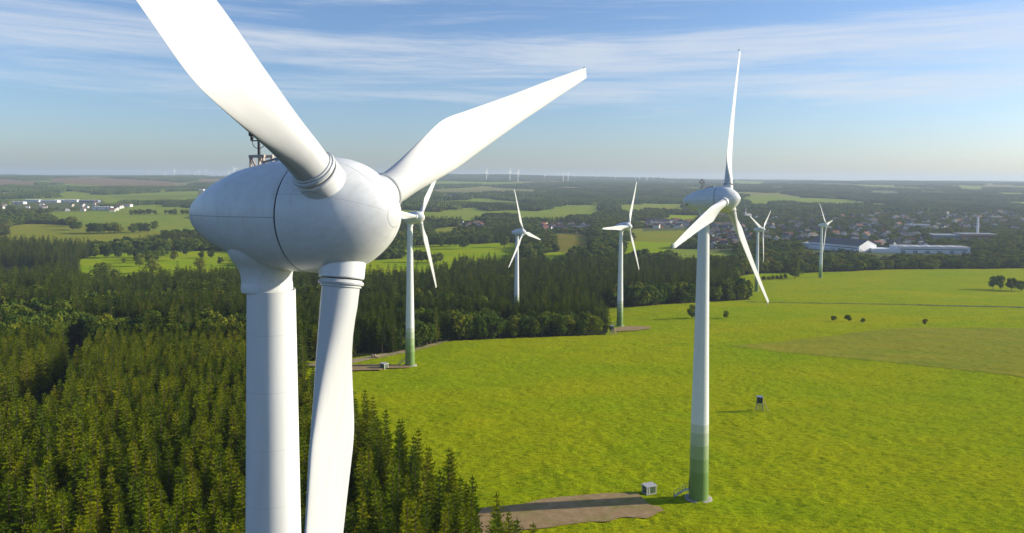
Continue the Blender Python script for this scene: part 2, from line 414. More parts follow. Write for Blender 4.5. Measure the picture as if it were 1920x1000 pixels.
def weather_mast(nac):
    X = -5.4; zb = 2.42
    t = MB()
    t.tube([(X, 0, zb+.45), (X, 0, zb+2.35)], [.075, .05], 8)
    t.tube([(X, -.5, zb+1.75), (X, .5, zb+1.75)], .03, 6); t.tube([(X-.45, 0, zb+1.3), (X+.45, 0, zb+1.3)], .03, 6)
    t.tube([(X, -.42, zb+2.3), (X, .42, zb+2.3)], .025, 6)
    for s in (-1, 1):
        t.tube([(X, .5*s, zb+1.75), (X, .5*s, zb+1.98)], .03, 6)
        t.tube([(X+.45*s, 0, zb+1.3), (X+.47*s, 0, zb+1.6)], .07, 8)
        pts = [(X+.42*s*math.sin(a), 0, zb+1.15-.35*math.cos(a)+.1) for a in np.linspace(.2, 2.6, 10)]
        t.tube(pts, .018, 5)
    m = t.build('weather_mast', M['dark'], nac)
    for s in (-1, 1):
        c = MB()
        for k in range(3):
            a = k*2.094+s; c.lathe([(0, -.09), (.08, -.06), (.10, 0), (.07, .02)], 8, 'z', (X+.17*math.cos(a), .5*s+.17*math.sin(a), zb+2.02))
            c.tube([(X, .5*s, zb+2.02), (X+.17*math.cos(a), .5*s+.17*math.sin(a), zb+2.02)], .015, 4)
        c.build('anemometer', M['dark'], nac)
        c = MB(); c.lathe([(0, -.13), (.13, -.1), (.15, 0), (.13, .1), (0, .13)], 10, 'z', (X+.47*s, 0, zb+1.65)); c.build('mast_sensor', M['dark'], nac)  # round dark sensor at each end of the lower arm, not a lamp
    b = MB()
    for y in (-.3, .3):
        b.box((X-.28, y, zb+.1), (.09, .09, .85)); b.box((X+.55, y, zb+.3), (.09, .09, .5)); b.box((X+.14, y, zb+.5), (1.0, .11, .14))
        b.tube([(X-.26, y, zb+.48), (X+.12, y, zb-.1)], .05, 6)
    b.box((X, 0, zb+.5), (.14, .55, .12)); b.build('mast_bracket', M['beige'], nac)
    r = MB()
    r.tube([(X+.6, .25, zb+.22), (X+1.8, .25, 2.83), (X+2.7, .25, 2.93)], .06, 6); r.tube([(X+.6, -.25, zb+.22), (X+1.8, -.25, 2.83), (X+2.7, -.25, 2.93)], .06, 6)
    for k in range(4): r.box((X+1.0+.5*k, 0, 2.55+.12*k-.012*k*k), (.06, .5, .3))
    r.box((X+2.2, 0, 2.87), (.8, .9, .13)); r.build('roof_rail', M['galv'], nac)
def vents(nac):
    v = MB()
    for i in range(4):
        v.box((-8.5, -1.22+.10*i, -.35-.16*i), (.5, .10, .05))
    v.box((-8.5, -1.07, -.6), (.55, .25, .62)); v.build('air_vent', M['gap'], nac)

def turbine(X, Y, zb, theta, phase, label, lod='lo', tilt=3, hub=H_HUB, extra=(), group='white wind turbines of the wind farm', mastd=False, bl=None, dax=DAX, bz=1.06):
    t = thing('wind_turbine', (X, Y, zb), label, 'wind turbine', group); ch = []
    tw = link('tower', meshes['tower', lod], t); ch.append(tw)
    tw.scale = (1, 1, hub/H_HUB)
    link('foundation', meshes['found'], t)
    th = R(theta); ti = R(tilt)
    a = Vector((math.cos(th)*math.cos(ti), -math.sin(th)*math.cos(ti), math.sin(ti)))
    h = Vector((math.sin(th), math.cos(th), 0)); u = a.cross(h)
    C = Vector((0, 0, hub))+a*dax
    def frame(cx, cy, cz, o): return Matrix(((cx[0], cy[0], cz[0], o[0]), (cx[1], cy[1], cz[1], o[1]), (cx[2], cy[2], cz[2], o[2]), (0, 0, 0, 1)))
    nac = link('nacelle', meshes['nac', lod], t, frame(a, h, u, C))
    p = R(phase)
    Z = u*math.cos(p)+h*math.sin(p); hy = h*math.cos(p)-u*math.sin(p)
    hb = link('hub', meshes['hub', lod], t, frame(a, hy, Z, C))
    for k in range(3):
        al = p+k*2*math.pi/3; Z = u*math.cos(al)+h*math.sin(al); Xd = h*math.cos(al)-u*math.sin(al)
        b = link('blade', meshes['blade', bl or lod], t, frame(Xd, -a, Z*bz, C)); link('root_collar', meshes['collar', lod], b)
    if mastd: weather_mast(nac)
    if mastd == 2: vents(nac)
    if 'stairs' in extra:
        rz = extra['stairs']
        s_ = link('stairs', meshes['stairs'], t); s_.rotation_euler[2] = rz; d_ = link('door', meshes['door'], t); d_.rotation_euler[2] = rz
    return t
def pix3(px, py, D):
    d = ray(px, py); return CAM+d*D
TD = [ # rotor centre px, py, depth of centre, theta, phase, base label
 (1364, 374.5, 160.0, 34, 17.5, 'large white wind turbine with green-banded foot on the open meadow, right of the nearest one', 'hi', {'stairs': R(-8)}),
 (786, 408, 329, 30, 40, 'white wind turbine standing at the field edge just right of the nearest turbine', 'lo', {'stairs': R(0)}),
 (980.5, 435.5, 583, 27.5, -16, 'white wind turbine rising out of the spruce forest, its foot hidden by trees', 'lo', {}),
 (1178, 424, 491, 34, 31, 'white wind turbine behind the tip of the wood with a green-banded foot on the meadow', 'lo', {'stairs': R(0)}),
 (1430, 430.5, 796, 39, 56, 'small white wind turbine with two blades raised in a V behind the large one', 'lo', {}),
 (1549, 422.5, 937, 38, -38, 'small white wind turbine by the tree belt in front of the white industrial hall', 'lo', {})]
place = []
for px, py, D, th, ph, lab, lod, ex in TD:
    C = pix3(px, py, D); a = np.array([math.cos(R(th)), -math.sin(R(th)), math.sin(R(3))])
    T = C-a*DAX; zb = T[2]-H_HUB; dz = zb-float(ground(T[0], T[1])); place.append((T, zb, dz))
for T, zb, dz in place: TURB.append((float(T[0]), float(T[1]), float(dz)))
print('turbine ground corrections', [round(q[2], 1) for q in TURB])
turbine(-12.10, 37.38, 68.4-H_HUB, 24.7, 71.4, 'huge white wind turbine nearest the camera with egg-shaped nacelle', 'hi', 1.2, mastd=True, bl='near', dax=4.75, bz=1.02)
for (px, py, D, th, ph, lab, lod, ex), (T, zb, dz) in zip(TD, place):
    turbine(T[0], T[1], float(ground(T[0], T[1])), th, ph, lab, lod, 4 if lod == 'hi' else 3, extra=ex, mastd=2 if lod == 'hi' else False, bl='near' if lod == 'hi' else None)

M['farwhite'] = mat('far_turbine_white', (.84, .84, .82), .5)
# far wind farms on the horizon: tower, nacelle, blades
mb = MB(); mb.lathe([(4.6, 0), (3.2, 98)], 10); fm_t = mb.mesh('tower', M['farwhite'], True)
mb = MB(); mb.box((-2, 0, 100), (10, 3.6, 3.6)); mb.lathe([(1.9, 3), (1.6, 4.5), (0, 5.5)], 10, 'x', (0, 0, 100)); fm_n = mb.mesh('nacelle', M['farwhite'])
mb = MB(); mb.add([(-1.4, -.6, 1), (1.4, -.6, 1), (1.4, .6, 1), (-1.4, .6, 1), (-3.6, -.7, 10), (2.4, -.7, 10), (2.4, .7, 10), (-3.6, .7, 10), (-.5, -.3, 46), (.6, -.3, 46), (.6, .3, 46), (-.5, .3, 46)],
                  [(3, 2, 1, 0), (0, 1, 5, 4), (1, 2, 6, 5), (2, 3, 7, 6), (3, 0, 4, 7), (4, 5, 9, 8), (5, 6, 10, 9), (6, 7, 11, 10), (7, 4, 8, 11), (8, 9, 10, 11)]); fm_b = mb.mesh('blade', M['farwhite'])
FT = [(45, 7, 'l'), (54, 8, 'l'), (155, 5, 'l'), (280, 11, 'l'), (310, 10, 'l'), (327, 18, 'l'), (352, 12, 'l'), (366, 11, 'l'), (373, 16, 'l'), (386, 16, 'l'), (393, 10, 'l'), (413, 10, 'l'),
      (429, 15, 'l'), (439, 24, 'l'), (456, 18, 'l'), (912, 26, 'm'), (956, 27, 'm'), (971, 26, 'm'), (1021, 12, 'm'), (1056, 22, 'm'), (1065, 23, 'm'), (1078, 12, 'm'), (1118, 10, 'm'),
      (1154, 11, 'm'), (1170, 11, 'm'), (1192, 10, 'm'), (1199, 11, 'm'), (1212, 13, 'm'), (1214, 10, 'm'), (1225, 12, 'm'), (1240, 15, 'm'), (1273, 12, 'm')]
for px, hp, side in FT:
    D = (10300 if side == 'l' else 7500 if hp > 20 else 9300)*random.uniform(.97, 1.03); sc_ = hp*D/1400/150
    d = ray(px, 330); X = d[0]*D; z = float(ground(X, D))-2
    lab = {'l': 'tiny distant white wind turbine on the left horizon, seen left of the nearest nacelle', 'm': 'tiny distant white wind turbine on the wooded ridge along the middle of the horizon'}[side]
    t = thing('wind_turbine', (X, D, z), lab, 'wind turbine', 'distant wind turbines on the left horizon' if side == 'l' else 'distant wind turbines on the middle ridge', R(random.uniform(-50, -20)))
    t.scale = (sc_, sc_, sc_); link('tower', fm_t, t); link('nacelle', fm_n, t); ph = random.uniform(0, 2.09)
    for k in range(3):
        al = ph+k*2.0944; b = link('blade', fm_b, t)
        b.matrix_basis = Matrix.Translation((5, 0, 100)) @ Matrix.Rotation(al, 4, 'X') @ Matrix.Rotation(math.pi/2, 4, 'Z')

# ------------------------------------------------------------------ land cover (polygons on the ground)
FIELDS = [ # (picture outline of the field on the ground, colour key)
 ([(150, 487), (180, 478), (250, 474), (330, 471), (400, 470), (470, 474), (475, 520), (440, 535), (330, 540), (250, 545), (150, 548), (110, 532), (150, 520)], 'bright'),
 ([(60, 403), (110, 399), (190, 396), (240, 385), (300, 384), (380, 393), (380, 440), (310, 440), (240, 447), (150, 448), (170, 425)], 'mid'),
 ([(0, 438), (15, 424), (50, 420), (120, 420), (240, 432), (310, 436), (310, 452), (200, 468), (90, 463), (0, 460)], 'olive'),
 ([(85, 366), (115, 359), (150, 359), (215, 369), (210, 378), (150, 376)], 'mid'), ([(180, 376), (230, 374), (232, 388), (185, 388)], 'mid'),
 ([(0, 362), (30, 360), (32, 370), (0, 372)], 'straw'), ([(20, 382), (190, 378), (190, 392), (20, 394)], 'mid'),
 ([(95, 335), (165, 333), (330, 340), (325, 350), (200, 349), (95, 343)], 'brown'), ([(-40, 337), (30, 336), (78, 342), (70, 350), (-40, 351)], 'brown'), ([(367, 336), (425, 337), (425, 344), (367, 344)], 'brown'),
 ([(327, 343), (360, 343), (360, 350), (327, 350)], 'straw'), ([(240, 424), (310, 432), (310, 446), (248, 446)], 'olive'),
 ([(835, 395), (860, 390), (905, 388), (905, 410), (870, 418), (835, 408)], 'mid'), ([(1010, 396), (1060, 382), (1132, 389), (1125, 396), (1040, 418), (964, 414), (964, 400)], 'mid'),
 ([(808, 429), (830, 426), (862, 426), (862, 443), (812, 450)], 'olive'), ([(1037, 440), (1060, 436), (1107, 440), (1107, 474), (1060, 486), (1030, 478)], 'gold'),
 ([(1020, 472), (1070, 472), (1072, 500), (1022, 500)], 'bright'), ([(760, 462), (840, 458), (975, 455), (975, 500), (870, 512), (750, 500)], 'bright'),
 ([(670, 490), (750, 485), (850, 488), (850, 525), (760, 540), (660, 540)], 'bright'), ([(810, 355), (1015, 355), (1012, 364), (812, 363)], 'straw'), ([(690, 455), (735, 452), (740, 466), (690, 470)], 'olive'),
 ([(1080, 384), (1130, 386), (1135, 402), (1080, 412)], 'mid'), ([(1150, 390), (1205, 388), (1205, 398), (1150, 402)], 'mid'), ([(1180, 429), (1240, 426), (1310, 427), (1305, 458), (1180, 462)], 'olive'),
 ([(1170, 456), (1280, 453), (1280, 485), (1170, 488)], 'bright'), ([(1255, 468), (1380, 467), (1385, 500), (1255, 500)], 'mid'), ([(1246, 403), (1308, 403), (1308, 420), (1248, 420)], 'bright'),
 ([(1380, 520), (1410, 514), (1475, 511), (1500, 516), (1490, 532), (1385, 540)], 'bright'), ([(1387, 369), (1457, 367), (1455, 378), (1390, 380)], 'mid'), ([(1532, 375), (1580, 375), (1580, 385), (1532, 386)], 'mid'),
 ([(1630, 466), (1662, 468), (1662, 484), (1620, 486)], 'bright'), ([(1440, 350), (1475, 350), (1475, 355), (1440, 356)], 'straw'), ([(1620, 357), (1690, 358), (1690, 366), (1620, 366)], 'town'),
 ([(1710, 358), (1780, 359), (1780, 364), (1710, 364)], 'mid'), ([(1840, 346), (1910, 347), (1910, 354), (1840, 354)], 'straw'), ([(1790, 352), (1850, 353), (1850, 359), (1790, 359)], 'mid'),
 ([(1860, 361), (1930, 362), (1930, 369), (1860, 368)], 'mid'), ([(1390, 374), (1450, 374), (1450, 388), (1395, 390)], 'mid'), ([(1560, 382), (1590, 382), (1590, 388), (1560, 388)], 'olive'),
]
FC = {'bright': (.30, .38, .006), 'mid': (.25, .31, .04), 'olive': (.27, .28, .03), 'gold': (.22, .20, .03), 'brown': (.26, .17, .09), 'straw': (.26, .24, .10), 'town': (.20, .21, .12)}
FPW = [(poly_world(p), k) for p, k in FIELDS]
TOWN = [poly_world(p) for p in ([(1400, 402), (1550, 398), (1556, 458), (1425, 462)], [(1640, 398), (1800, 396), (1800, 436), (1640, 440)], [(1200, 418), (1295, 412), (1300, 432), (1205, 434)], [(1300, 425), (1400, 418), (1420, 468), (1330, 472)], [(1545, 415), (1640, 402), (1660, 455), (1560, 470)],
                                [(1640, 440), (1730, 435), (1740, 475), (1645, 478)], [(1800, 400), (1930, 395), (1930, 440), (1800, 448)], [(860, 418), (910, 416), (915, 432), (862, 434)],
                                [(1012, 420), (1110, 418), (1112, 438), (1012, 438)], [(1510, 455), (1645, 450), (1650, 490), (1500, 492)], [(1640, 465), (1830, 462), (1830, 492), (1640, 494)], [(1740, 438), (1860, 438), (1860, 458), (1740, 458)],
                                [(0, 376), (190, 374), (215, 396), (0, 398)], [(370, 353), (412, 353), (412, 368), (370, 370)], [(822, 364), (862, 364), (862, 372), (822, 372)])]
# the home meadow (world outline follows the plantation edge, then picture points)
EDGE = [(5, 60), (5, 90), (3.6, 112), (-1.2, 126), (-10, 143), (-25, 164), (-44, 204), (-62, 236)]
MEADOW = np.array(EDGE + [at(*p) for p in ((560, 678), (600, 676), (655, 672), (770, 656), (825, 641), (900, 637), (1000, 633), (1137, 628), (1141, 612), (1101, 578), (1200, 575), (1300, 568), (1406, 562), (1388, 548), (1378, 533),
                  (1430, 517), (1500, 512), (1600, 508), (1700, 505), (1930, 503), (2200, 503))] + [(900, 500), (500, 60)])
STRIP = np.array(EDGE[-2:]+[at(*p) for p in ((560, 678), (555, 684))])
def cells(x, y, size, seed):
    ix = np.floor(x/size); iy = np.floor(y/size); best = np.full(x.shape, 1e18); bid = np.zeros(x.shape)
    for dx in (-1, 0, 1):
        for dy in (-1, 0, 1):
            cx = ix+dx; cy = iy+dy
            h1 = np.sin(cx*12.9898+cy*78.233+seed)*43758.5453; h1 -= np.floor(h1)
            h2 = np.sin(cx*39.3461+cy*11.135+seed*2)*24634.6345; h2 -= np.floor(h2)
            d = (x-(cx+h1)*size)**2+(y-(cy+h2)*size)**2; m = d < best
            best = np.where(m, d, best); bid = np.where(m, h1*.7+h2*.3, bid)
    return bid
def cover(x, y):
    """0 wood, 1 meadow default, 2.. field colours ; returns rgb and wood mask"""
    x = np.asarray(x, float); y = np.asarray(y, float)
    wood = np.ones(x.shape, bool); rgb = np.zeros(x.shape+(3,)); rgb[...] = (.030, .038, .014)
    xw = x+(vnoise(x/60, y/60, 11)-.5)*np.clip((y-600)/25, 0, 40); yw = y+(vnoise(x/60, y/60, 12)-.5)*np.clip((y-600)/25, 0, 60)
    far = (y > 3000)
    c = cells(xw*.8, yw*.55, 430, 5.); f = far & (c > .57)
    wood[f] = False
    for lo, hi, col in ((.57, .74, (.24, .31, .05)), (.74, .81, (.28, .28, .08)), (.81, .86, (.28, .2, .11)), (.86, 1.1, (.20, .25, .04))):
        rgb[f & (c >= lo) & (c < hi)] = col
    c2 = cells(xw*.75, yw*.62, 230, 8.); g = (y > 1350) & (y <= 3000) & (c2 > .62) & (x < .24*y)
    wood[g] = False; rgb[g & (c2 < .84)] = (.24, .30, .03); rgb[g & (c2 >= .84)] = (.29, .30, .04)
    # wooded ridges on the skyline
    rd = ((x+500)/2600)**2+((y-9800)/1700)**2 < 1
    wood[rd] = True; rgb[rd] = (.030, .040, .016)
    for P, k in FPW:
        m = inside(P, xw, yw) if P[:, 1].min() > 1000 else inside(P, x, y); wood[m] = False; rgb[m] = FC[k]
    tw = np.zeros(x.shape, bool)
    for P in TOWN: tw |= inside(P, x, y)
    rgb[tw] = (.13, .15, .06)
    m = inside(MEADOW, x, y) | ((y < 900) & (x > .62*y+40) & (y > 50)); wood[m] = False; rgb[m] = (.300, .350, .006)
    return rgb, wood, tw

# ------------------------------------------------------------------ the ground sheet
ang = np.concatenate([np.linspace(-180, -50, 40, endpoint=False), np.linspace(-50, 50, 760, endpoint=False), np.linspace(50, 180, 41)])
rad = np.concatenate([[2, 20, 40, 55], np.geomspace(70, 1500, 620, endpoint=False), np.geomspace(1500, 26000, 480)])
A, RR = np.meshgrid(np.radians(ang), rad); gx = RR*np.sin(A); gy = RR*np.cos(A)
gz = ground(gx, gy)
rgbv, wv, _ = cover(gx, gy)
near = (RR < 900) & (~wv)
def disp(a, b): return .34*(vnoise(a/2.6, b/1.9, 21)-.5)+.20*(vnoise(a/1.3, b/1.1, 22)-.5)+.5*(vnoise(a/14, b/9, 23)-.5)
gz = gz+near*disp(gx, gy)
nr, na = RR.shape
vv = np.stack([gx, gy, gz], -1).reshape(-1, 3)
i0 = (np.arange(nr-1)[:, None]*na+np.arange(na-1)[None]).ravel()
q = np.stack([i0, i0+1, i0+1+na, i0+na], -1)
def np_mesh(name, verts, faces, k):
    me = bpy.data.meshes.new(name); me.vertices.add(len(verts)); me.vertices.foreach_set('co', np.asarray(verts, np.float32).ravel())
    nf = len(faces); me.loops.add(nf*k); me.loops.foreach_set('vertex_index', np.asarray(faces, np.int32).ravel())
    me.polygons.add(nf); me.polygons.foreach_set('loop_start', np.arange(nf, dtype=np.int32)*k)
    me.update(calc_edges=True); me.validate(); return me
# winding: make normals up
gm = np_mesh('ground', vv, q[:, ::-1], 4)
gm.polygons.foreach_set('use_smooth', [True]*len(gm.polygons))
ca = gm.color_attributes.new('cover', 'FLOAT_COLOR', 'POINT')
ca.data.foreach_set('color', np.concatenate([rgbv.reshape(-1, 3), (~wv).reshape(-1, 1).astype(float)], 1).astype(np.float32).ravel())
def ground_mat():
    m = mat('meadow_and_soil', (.1, .15, .02), .9, 0, 0); t = m.node_tree; b = t.nodes['Principled BSDF']
    at_ = t.nodes.new('ShaderNodeAttribute'); at_.attribute_name = 'cover'
    g = t.nodes.new('ShaderNodeNewGeometry').outputs['Position']
    mp = t.nodes.new('ShaderNodeMapping'); t.links.new(g, mp.inputs[0]); mp.inputs['Scale'].default_value = (.75, 1.2, 0)
    mp.inputs['Rotation'].default_value = (0, 0, .25)
    big = noise_tex(t, mp.outputs[0], .012, 4, .6, .5); mid = noise_tex(t, mp.outputs[0], .10, 4, .65, .6); fine = noise_tex(t, mp.outputs[0], .75, 5, .7, .4); vf = noise_tex(t, mp.outputs[0], 2.6, 3, .7)
    c = mixc(t, 1.0, at_.outputs['Color'], ramp(t, big, [(.3, (.82, .96, .9)), (.5, (1, 1, 1)), (.72, (1.25, 1.04, 1.0))]), 'MULTIPLY')
    c = mixc(t, 1.0, c, ramp(t, mid, [(.3, (.86, .92, .9)), (.55, (1, 1, 1)), (.75, (1.12, 1.03, 1.0))]), 'MULTIPLY')
    c = mixc(t, 1.0, c, ramp(t, fine, [(.32, (.42, .52, .6)), (.46, (.92, .95, 1)), (.68, (1.3, 1.22, 1.0))]), 'MULTIPLY')  # dark fine mottling paints the shadows between grass tussocks into the colour
    c = mixc(t, 1.0, c, ramp(t, vf, [(.3, (.70, .76, .85)), (.7, (1.2, 1.16, 1.05))]), 'MULTIPLY')
    t.links.new(c, b.inputs['Base Color'])
    bp = t.nodes.new('ShaderNodeBump'); bp.inputs['Strength'].default_value = .9; bp.inputs['Distance'].default_value = .7
    t.links.new(mth(t, 'ADD', fine, mth(t, 'MULTIPLY', vf, .4)), bp.inputs['Height']); t.links.new(bp.outputs[0], b.inputs['Normal'])
    return m
gm.materials.append(ground_mat()); go = link('ground', gm); tag(go, kind='structure')

def sheet(name, pts, m, lift=.16, step=4., kind='structure', wob=0.):
    """a thin sheet laid over the terrain inside a world outline; rim vertices are pulled onto the outline"""
    Q = []
    for i in range(len(pts)):
        a_, b_ = np.array(pts[i]), np.array(pts[(i+1) % len(pts)]); n_ = max(1, int(np.hypot(*(b_-a_))/(step*2)))
        for j in range(n_): Q.append(a_+(b_-a_)*j/n_)
    P = np.array(Q); P = P+wob*np.stack([vnoise(P[:, 0]/4, P[:, 1]/4, 31)-.5, vnoise(P[:, 0]/4, P[:, 1]/4, 32)-.5], -1)
    lo = P.min(0); hi = P.max(0); nx = int((hi[0]-lo[0])/step)+2; ny = int((hi[1]-lo[1])/step)+2
    xs = lo[0]+np.arange(nx)*step; ys = lo[1]+np.arange(ny)*step; X, Y = np.meshgrid(xs, ys)
    k = inside(P, X[:-1, :-1]+step/2, Y[:-1, :-1]+step/2)
    cnt = np.zeros(X.shape, int); cnt[:-1, :-1] += k; cnt[1:, :-1] += k; cnt[:-1, 1:] += k; cnt[1:, 1:] += k
    rim = (cnt > 0) & (cnt < 4); rx, ry = X[rim], Y[rim]; bd = np.full(rx.shape, 1e9); bx, by = rx.copy(), ry.copy()
    for i in range(len(P)):
        ax, ay = P[i]; cx, cy = P[(i+1) % len(P)]; L2 = (cx-ax)**2+(cy-ay)**2+1e-12
        t = np.clip(((rx-ax)*(cx-ax)+(ry-ay)*(cy-ay))/L2, 0, 1); qx = ax+t*(cx-ax); qy = ay+t*(cy-ay); d = np.hypot(rx-qx, ry-qy); u = d < bd
        bd = np.where(u, d, bd); bx = np.where(u, qx, bx); by = np.where(u, qy, by)
    u = bd < step*1.6; X[rim] = np.where(u, bx, rx); Y[rim] = np.where(u, by, ry)
    Z = ground(X, Y)+(.25 if name == 'gravel_pad' else disp(X, Y))+lift
    idx = (np.arange(ny-1)[:, None]*nx+np.arange(nx-1)[None])[k]
    F = np.stack([idx, idx+1, idx+1+nx, idx+nx], -1)
    me = np_mesh(name, np.stack([X, Y, Z], -1).reshape(-1, 3), F, 4); me.materials.append(m); me.polygons.foreach_set('use_smooth', [True]*len(me.polygons))
    o = link(name, me); return tag(o, kind=kind)
def gravel_mat(name, a, b_, grass):
    m = mat(name, a, .95, 0, .1); t = m.node_tree; b = t.nodes['Principled BSDF']; g = t.nodes.new('ShaderNodeNewGeometry').outputs['Position']
    f = noise_tex(t, g, .5, 8, .75); f2 = noise_tex(t, g, .13, 5, .6, .5)
    a2 = tuple(q*.72 for q in a); c = ramp(t, f, [(.25, a2), (.45, a), (.68, b_)]); c = mixc(t, ramp(t, f2, [(.5, (0, 0, 0)), (.68, (.55, .55, .55))]), c, grass)
    t.links.new(c, b.inputs['Base Color']); return m
M['gravel'] = gravel_mat('gravel', (.31, .21, .10), (.42, .30, .16), (.19, .20, .03))
M['track'] = gravel_mat('dirt_track', (.30, .24, .14), (.40, .32, .20), (.16, .18, .03))
pad1 = [at(*p) for p in ((900, 957), (955, 948), (1060, 935), (1150, 930), (1198, 930), (1212, 941), (1238, 952), (1248, 962), (1200, 972), (1120, 983), (1000, 997), (960, 1003), (880, 1012))]
sheet('gravel_pad', pad1, M['gravel'], .10, .45, wob=2.6)
pad2 = [at(*p) for p in ((600, 686), (718, 684), (770, 688), (770, 691), (718, 692), (720, 695), (600, 697))]
sheet('gravel_pad', pad2, M['gravel'], .14, .8, wob=1)
pad3 = [at(*p) for p in ((1150, 617), (1180, 612), (1215, 614), (1222, 617), (1190, 621), (1150, 623))]
sheet('gravel_pad', pad3, M['gravel'], .18, 1.0, wob=2)
track = [at(*p) for p in ((555, 683), (640, 678), (700, 667), (770, 655), (820, 642), (838, 637.5), (845, 638.5), (828, 643.5), (776, 659), (712, 670.5), (655, 683), (560, 688))]
sheet('dirt_path', track, M['track'], .12, .7, wob=1)
def field_sheet_mat():
    m = mat('stubble_grass', (.2, .2, .06), .95, 0, 0); t = m.node_tree; b = t.nodes['Principled BSDF']; g = t.nodes.new('ShaderNodeNewGeometry').outputs['Position']
    mp = t.nodes.new('ShaderNodeMapping'); t.links.new(g, mp.inputs[0]); mp.inputs['Scale'].default_value = (.6, 1.2, 0); mp.inputs['Rotation'].default_value = (0, 0, -.3)
    f = noise_tex(t, mp.outputs[0], .7, 6, .75, .5); f2 = noise_tex(t, mp.outputs[0], .03, 4, .6)
    c = ramp(t, f, [(.28, (.14, .165, .012)), (.5, (.25, .265, .025)), (.72, (.36, .34, .055))]); c = mixc(t, 1., c, ramp(t, f2, [(.3, (.85, .95, .9)), (.7, (1.15, 1.02, 1))]), 'MULTIPLY')
    t.links.new(c, b.inputs['Base Color'])
    bp = t.nodes.new('ShaderNodeBump'); bp.inputs['Strength'].default_value = .5; bp.inputs['Distance'].default_value = .4; t.links.new(f, bp.inputs['Height']); t.links.new(bp.outputs[0], b.inputs['Normal'])
    return m
olive = [at(*p) for p in ((1372, 650), (1420, 645), (1500, 637), (1580, 628), (1660, 617), (1730, 614), (1930, 616), (2100, 618), (2150, 735), (1930, 708), (1800, 694), (1700, 682), (1600, 674), (1500, 664), (1420, 655))]
sheet('field', olive, field_sheet_mat(), .14, 1.3, wob=4)
M['farmroad'] = gravel_mat('farm_track', (.07, .085, .02), (.10, .12, .02), (.12, .16, .02))
road = [at(*p) for p in ((1400, 566), (1500, 568), (1700, 571), (1930, 576), (1930, 578), (1700, 572.5), (1500, 569), (1400, 567))]
sheet('farm_path', road, M['farmroad'], .16, 1.2)

# ------------------------------------------------------------------ trees
def spruce_mesh(name, seed, H=19., Rm=2.15, base=.12, whorls=26, per=8, seg=4, size=.42, combined=False, mkey='spruce'):
    r = np.random.default_rng(seed); V = []; F = []
    def tri(a, b, c):
        k = len(V); V.extend((a, b, c)); F.append((k, k+1, k+2))
    for w in range(whorls):
        t = (w+.5*r.random())/whorls; z0 = H*(base+(1-base)*t*.985)
        Lw = Rm*((1-t)**.62)*(.70+.5*r.random())+.16
        n = max(4, int(per*(1-.45*t)))
        a0 = r.random()*6.28
        for b in range(n):
            a = a0+b*6.283/n+r.normal()*.2; Lb = Lw*(.72+.5*r.random()); dx, dy = math.cos(a), math.sin(a); px, py = -dy, dx
            up0 = .15+.75*t; prev = np.array([0, 0, z0])
            for s in range(1, seg+1):
                u = s/seg; rr = Lb*u; z = z0+Lb*(up0*u*.5-.55*u*u*(1-t*.8)+.22*u**4)+r.normal()*.05
                p = np.array([dx*rr, dy*rr, z]); wd = size*(1.25-.75*u)*(.8+.5*r.random())*(1+.35*(Lb > 1.2))
                for sg in (-1, 1):
                    q = prev*.55+p*.45; tip = q+np.array([px*sg*wd+dx*wd*.6, py*sg*wd+dy*wd*.6, -wd*.22*r.random()+.12*r.normal()])
                    tri(prev, p, tip)
                if s > 1 or t > .6:
                    tip = p+np.array([dx*.15, dy*.15, wd*(.35+.3*r.random())]); tri(prev, p+np.array([px, py, 0])*.12, tip)
                if r.random() < .3: tri(prev, p, (prev+p)/2+np.array([0, 0, -wd*.5]))
                prev = p
    for k in range(4):
        a = k*1.57; tri(np.array([math.cos(a)*.1, math.sin(a)*.1, H*.96]), np.array([-math.cos(a)*.1, -math.sin(a)*.1, H*.965]), np.array([0, 0, H*1.02]))
    mb = MB(); mb.add(V, F, 0)
    tr = MB(); hs = [0, 2, H*.5, H*.93]; tr.tube([(0, 0, z-1.2 if z == 0 else z) for z in hs], [.24, .2, .13, .03], 7, 1)
    if combined:
        mb.add(tr.v, tr.f, 1); return mb.mesh(name, [M[mkey], M['bark']])
    return mb.mesh('crown', M['spruce']), tr.mesh('trunk', [M['bark'], M['bark']])
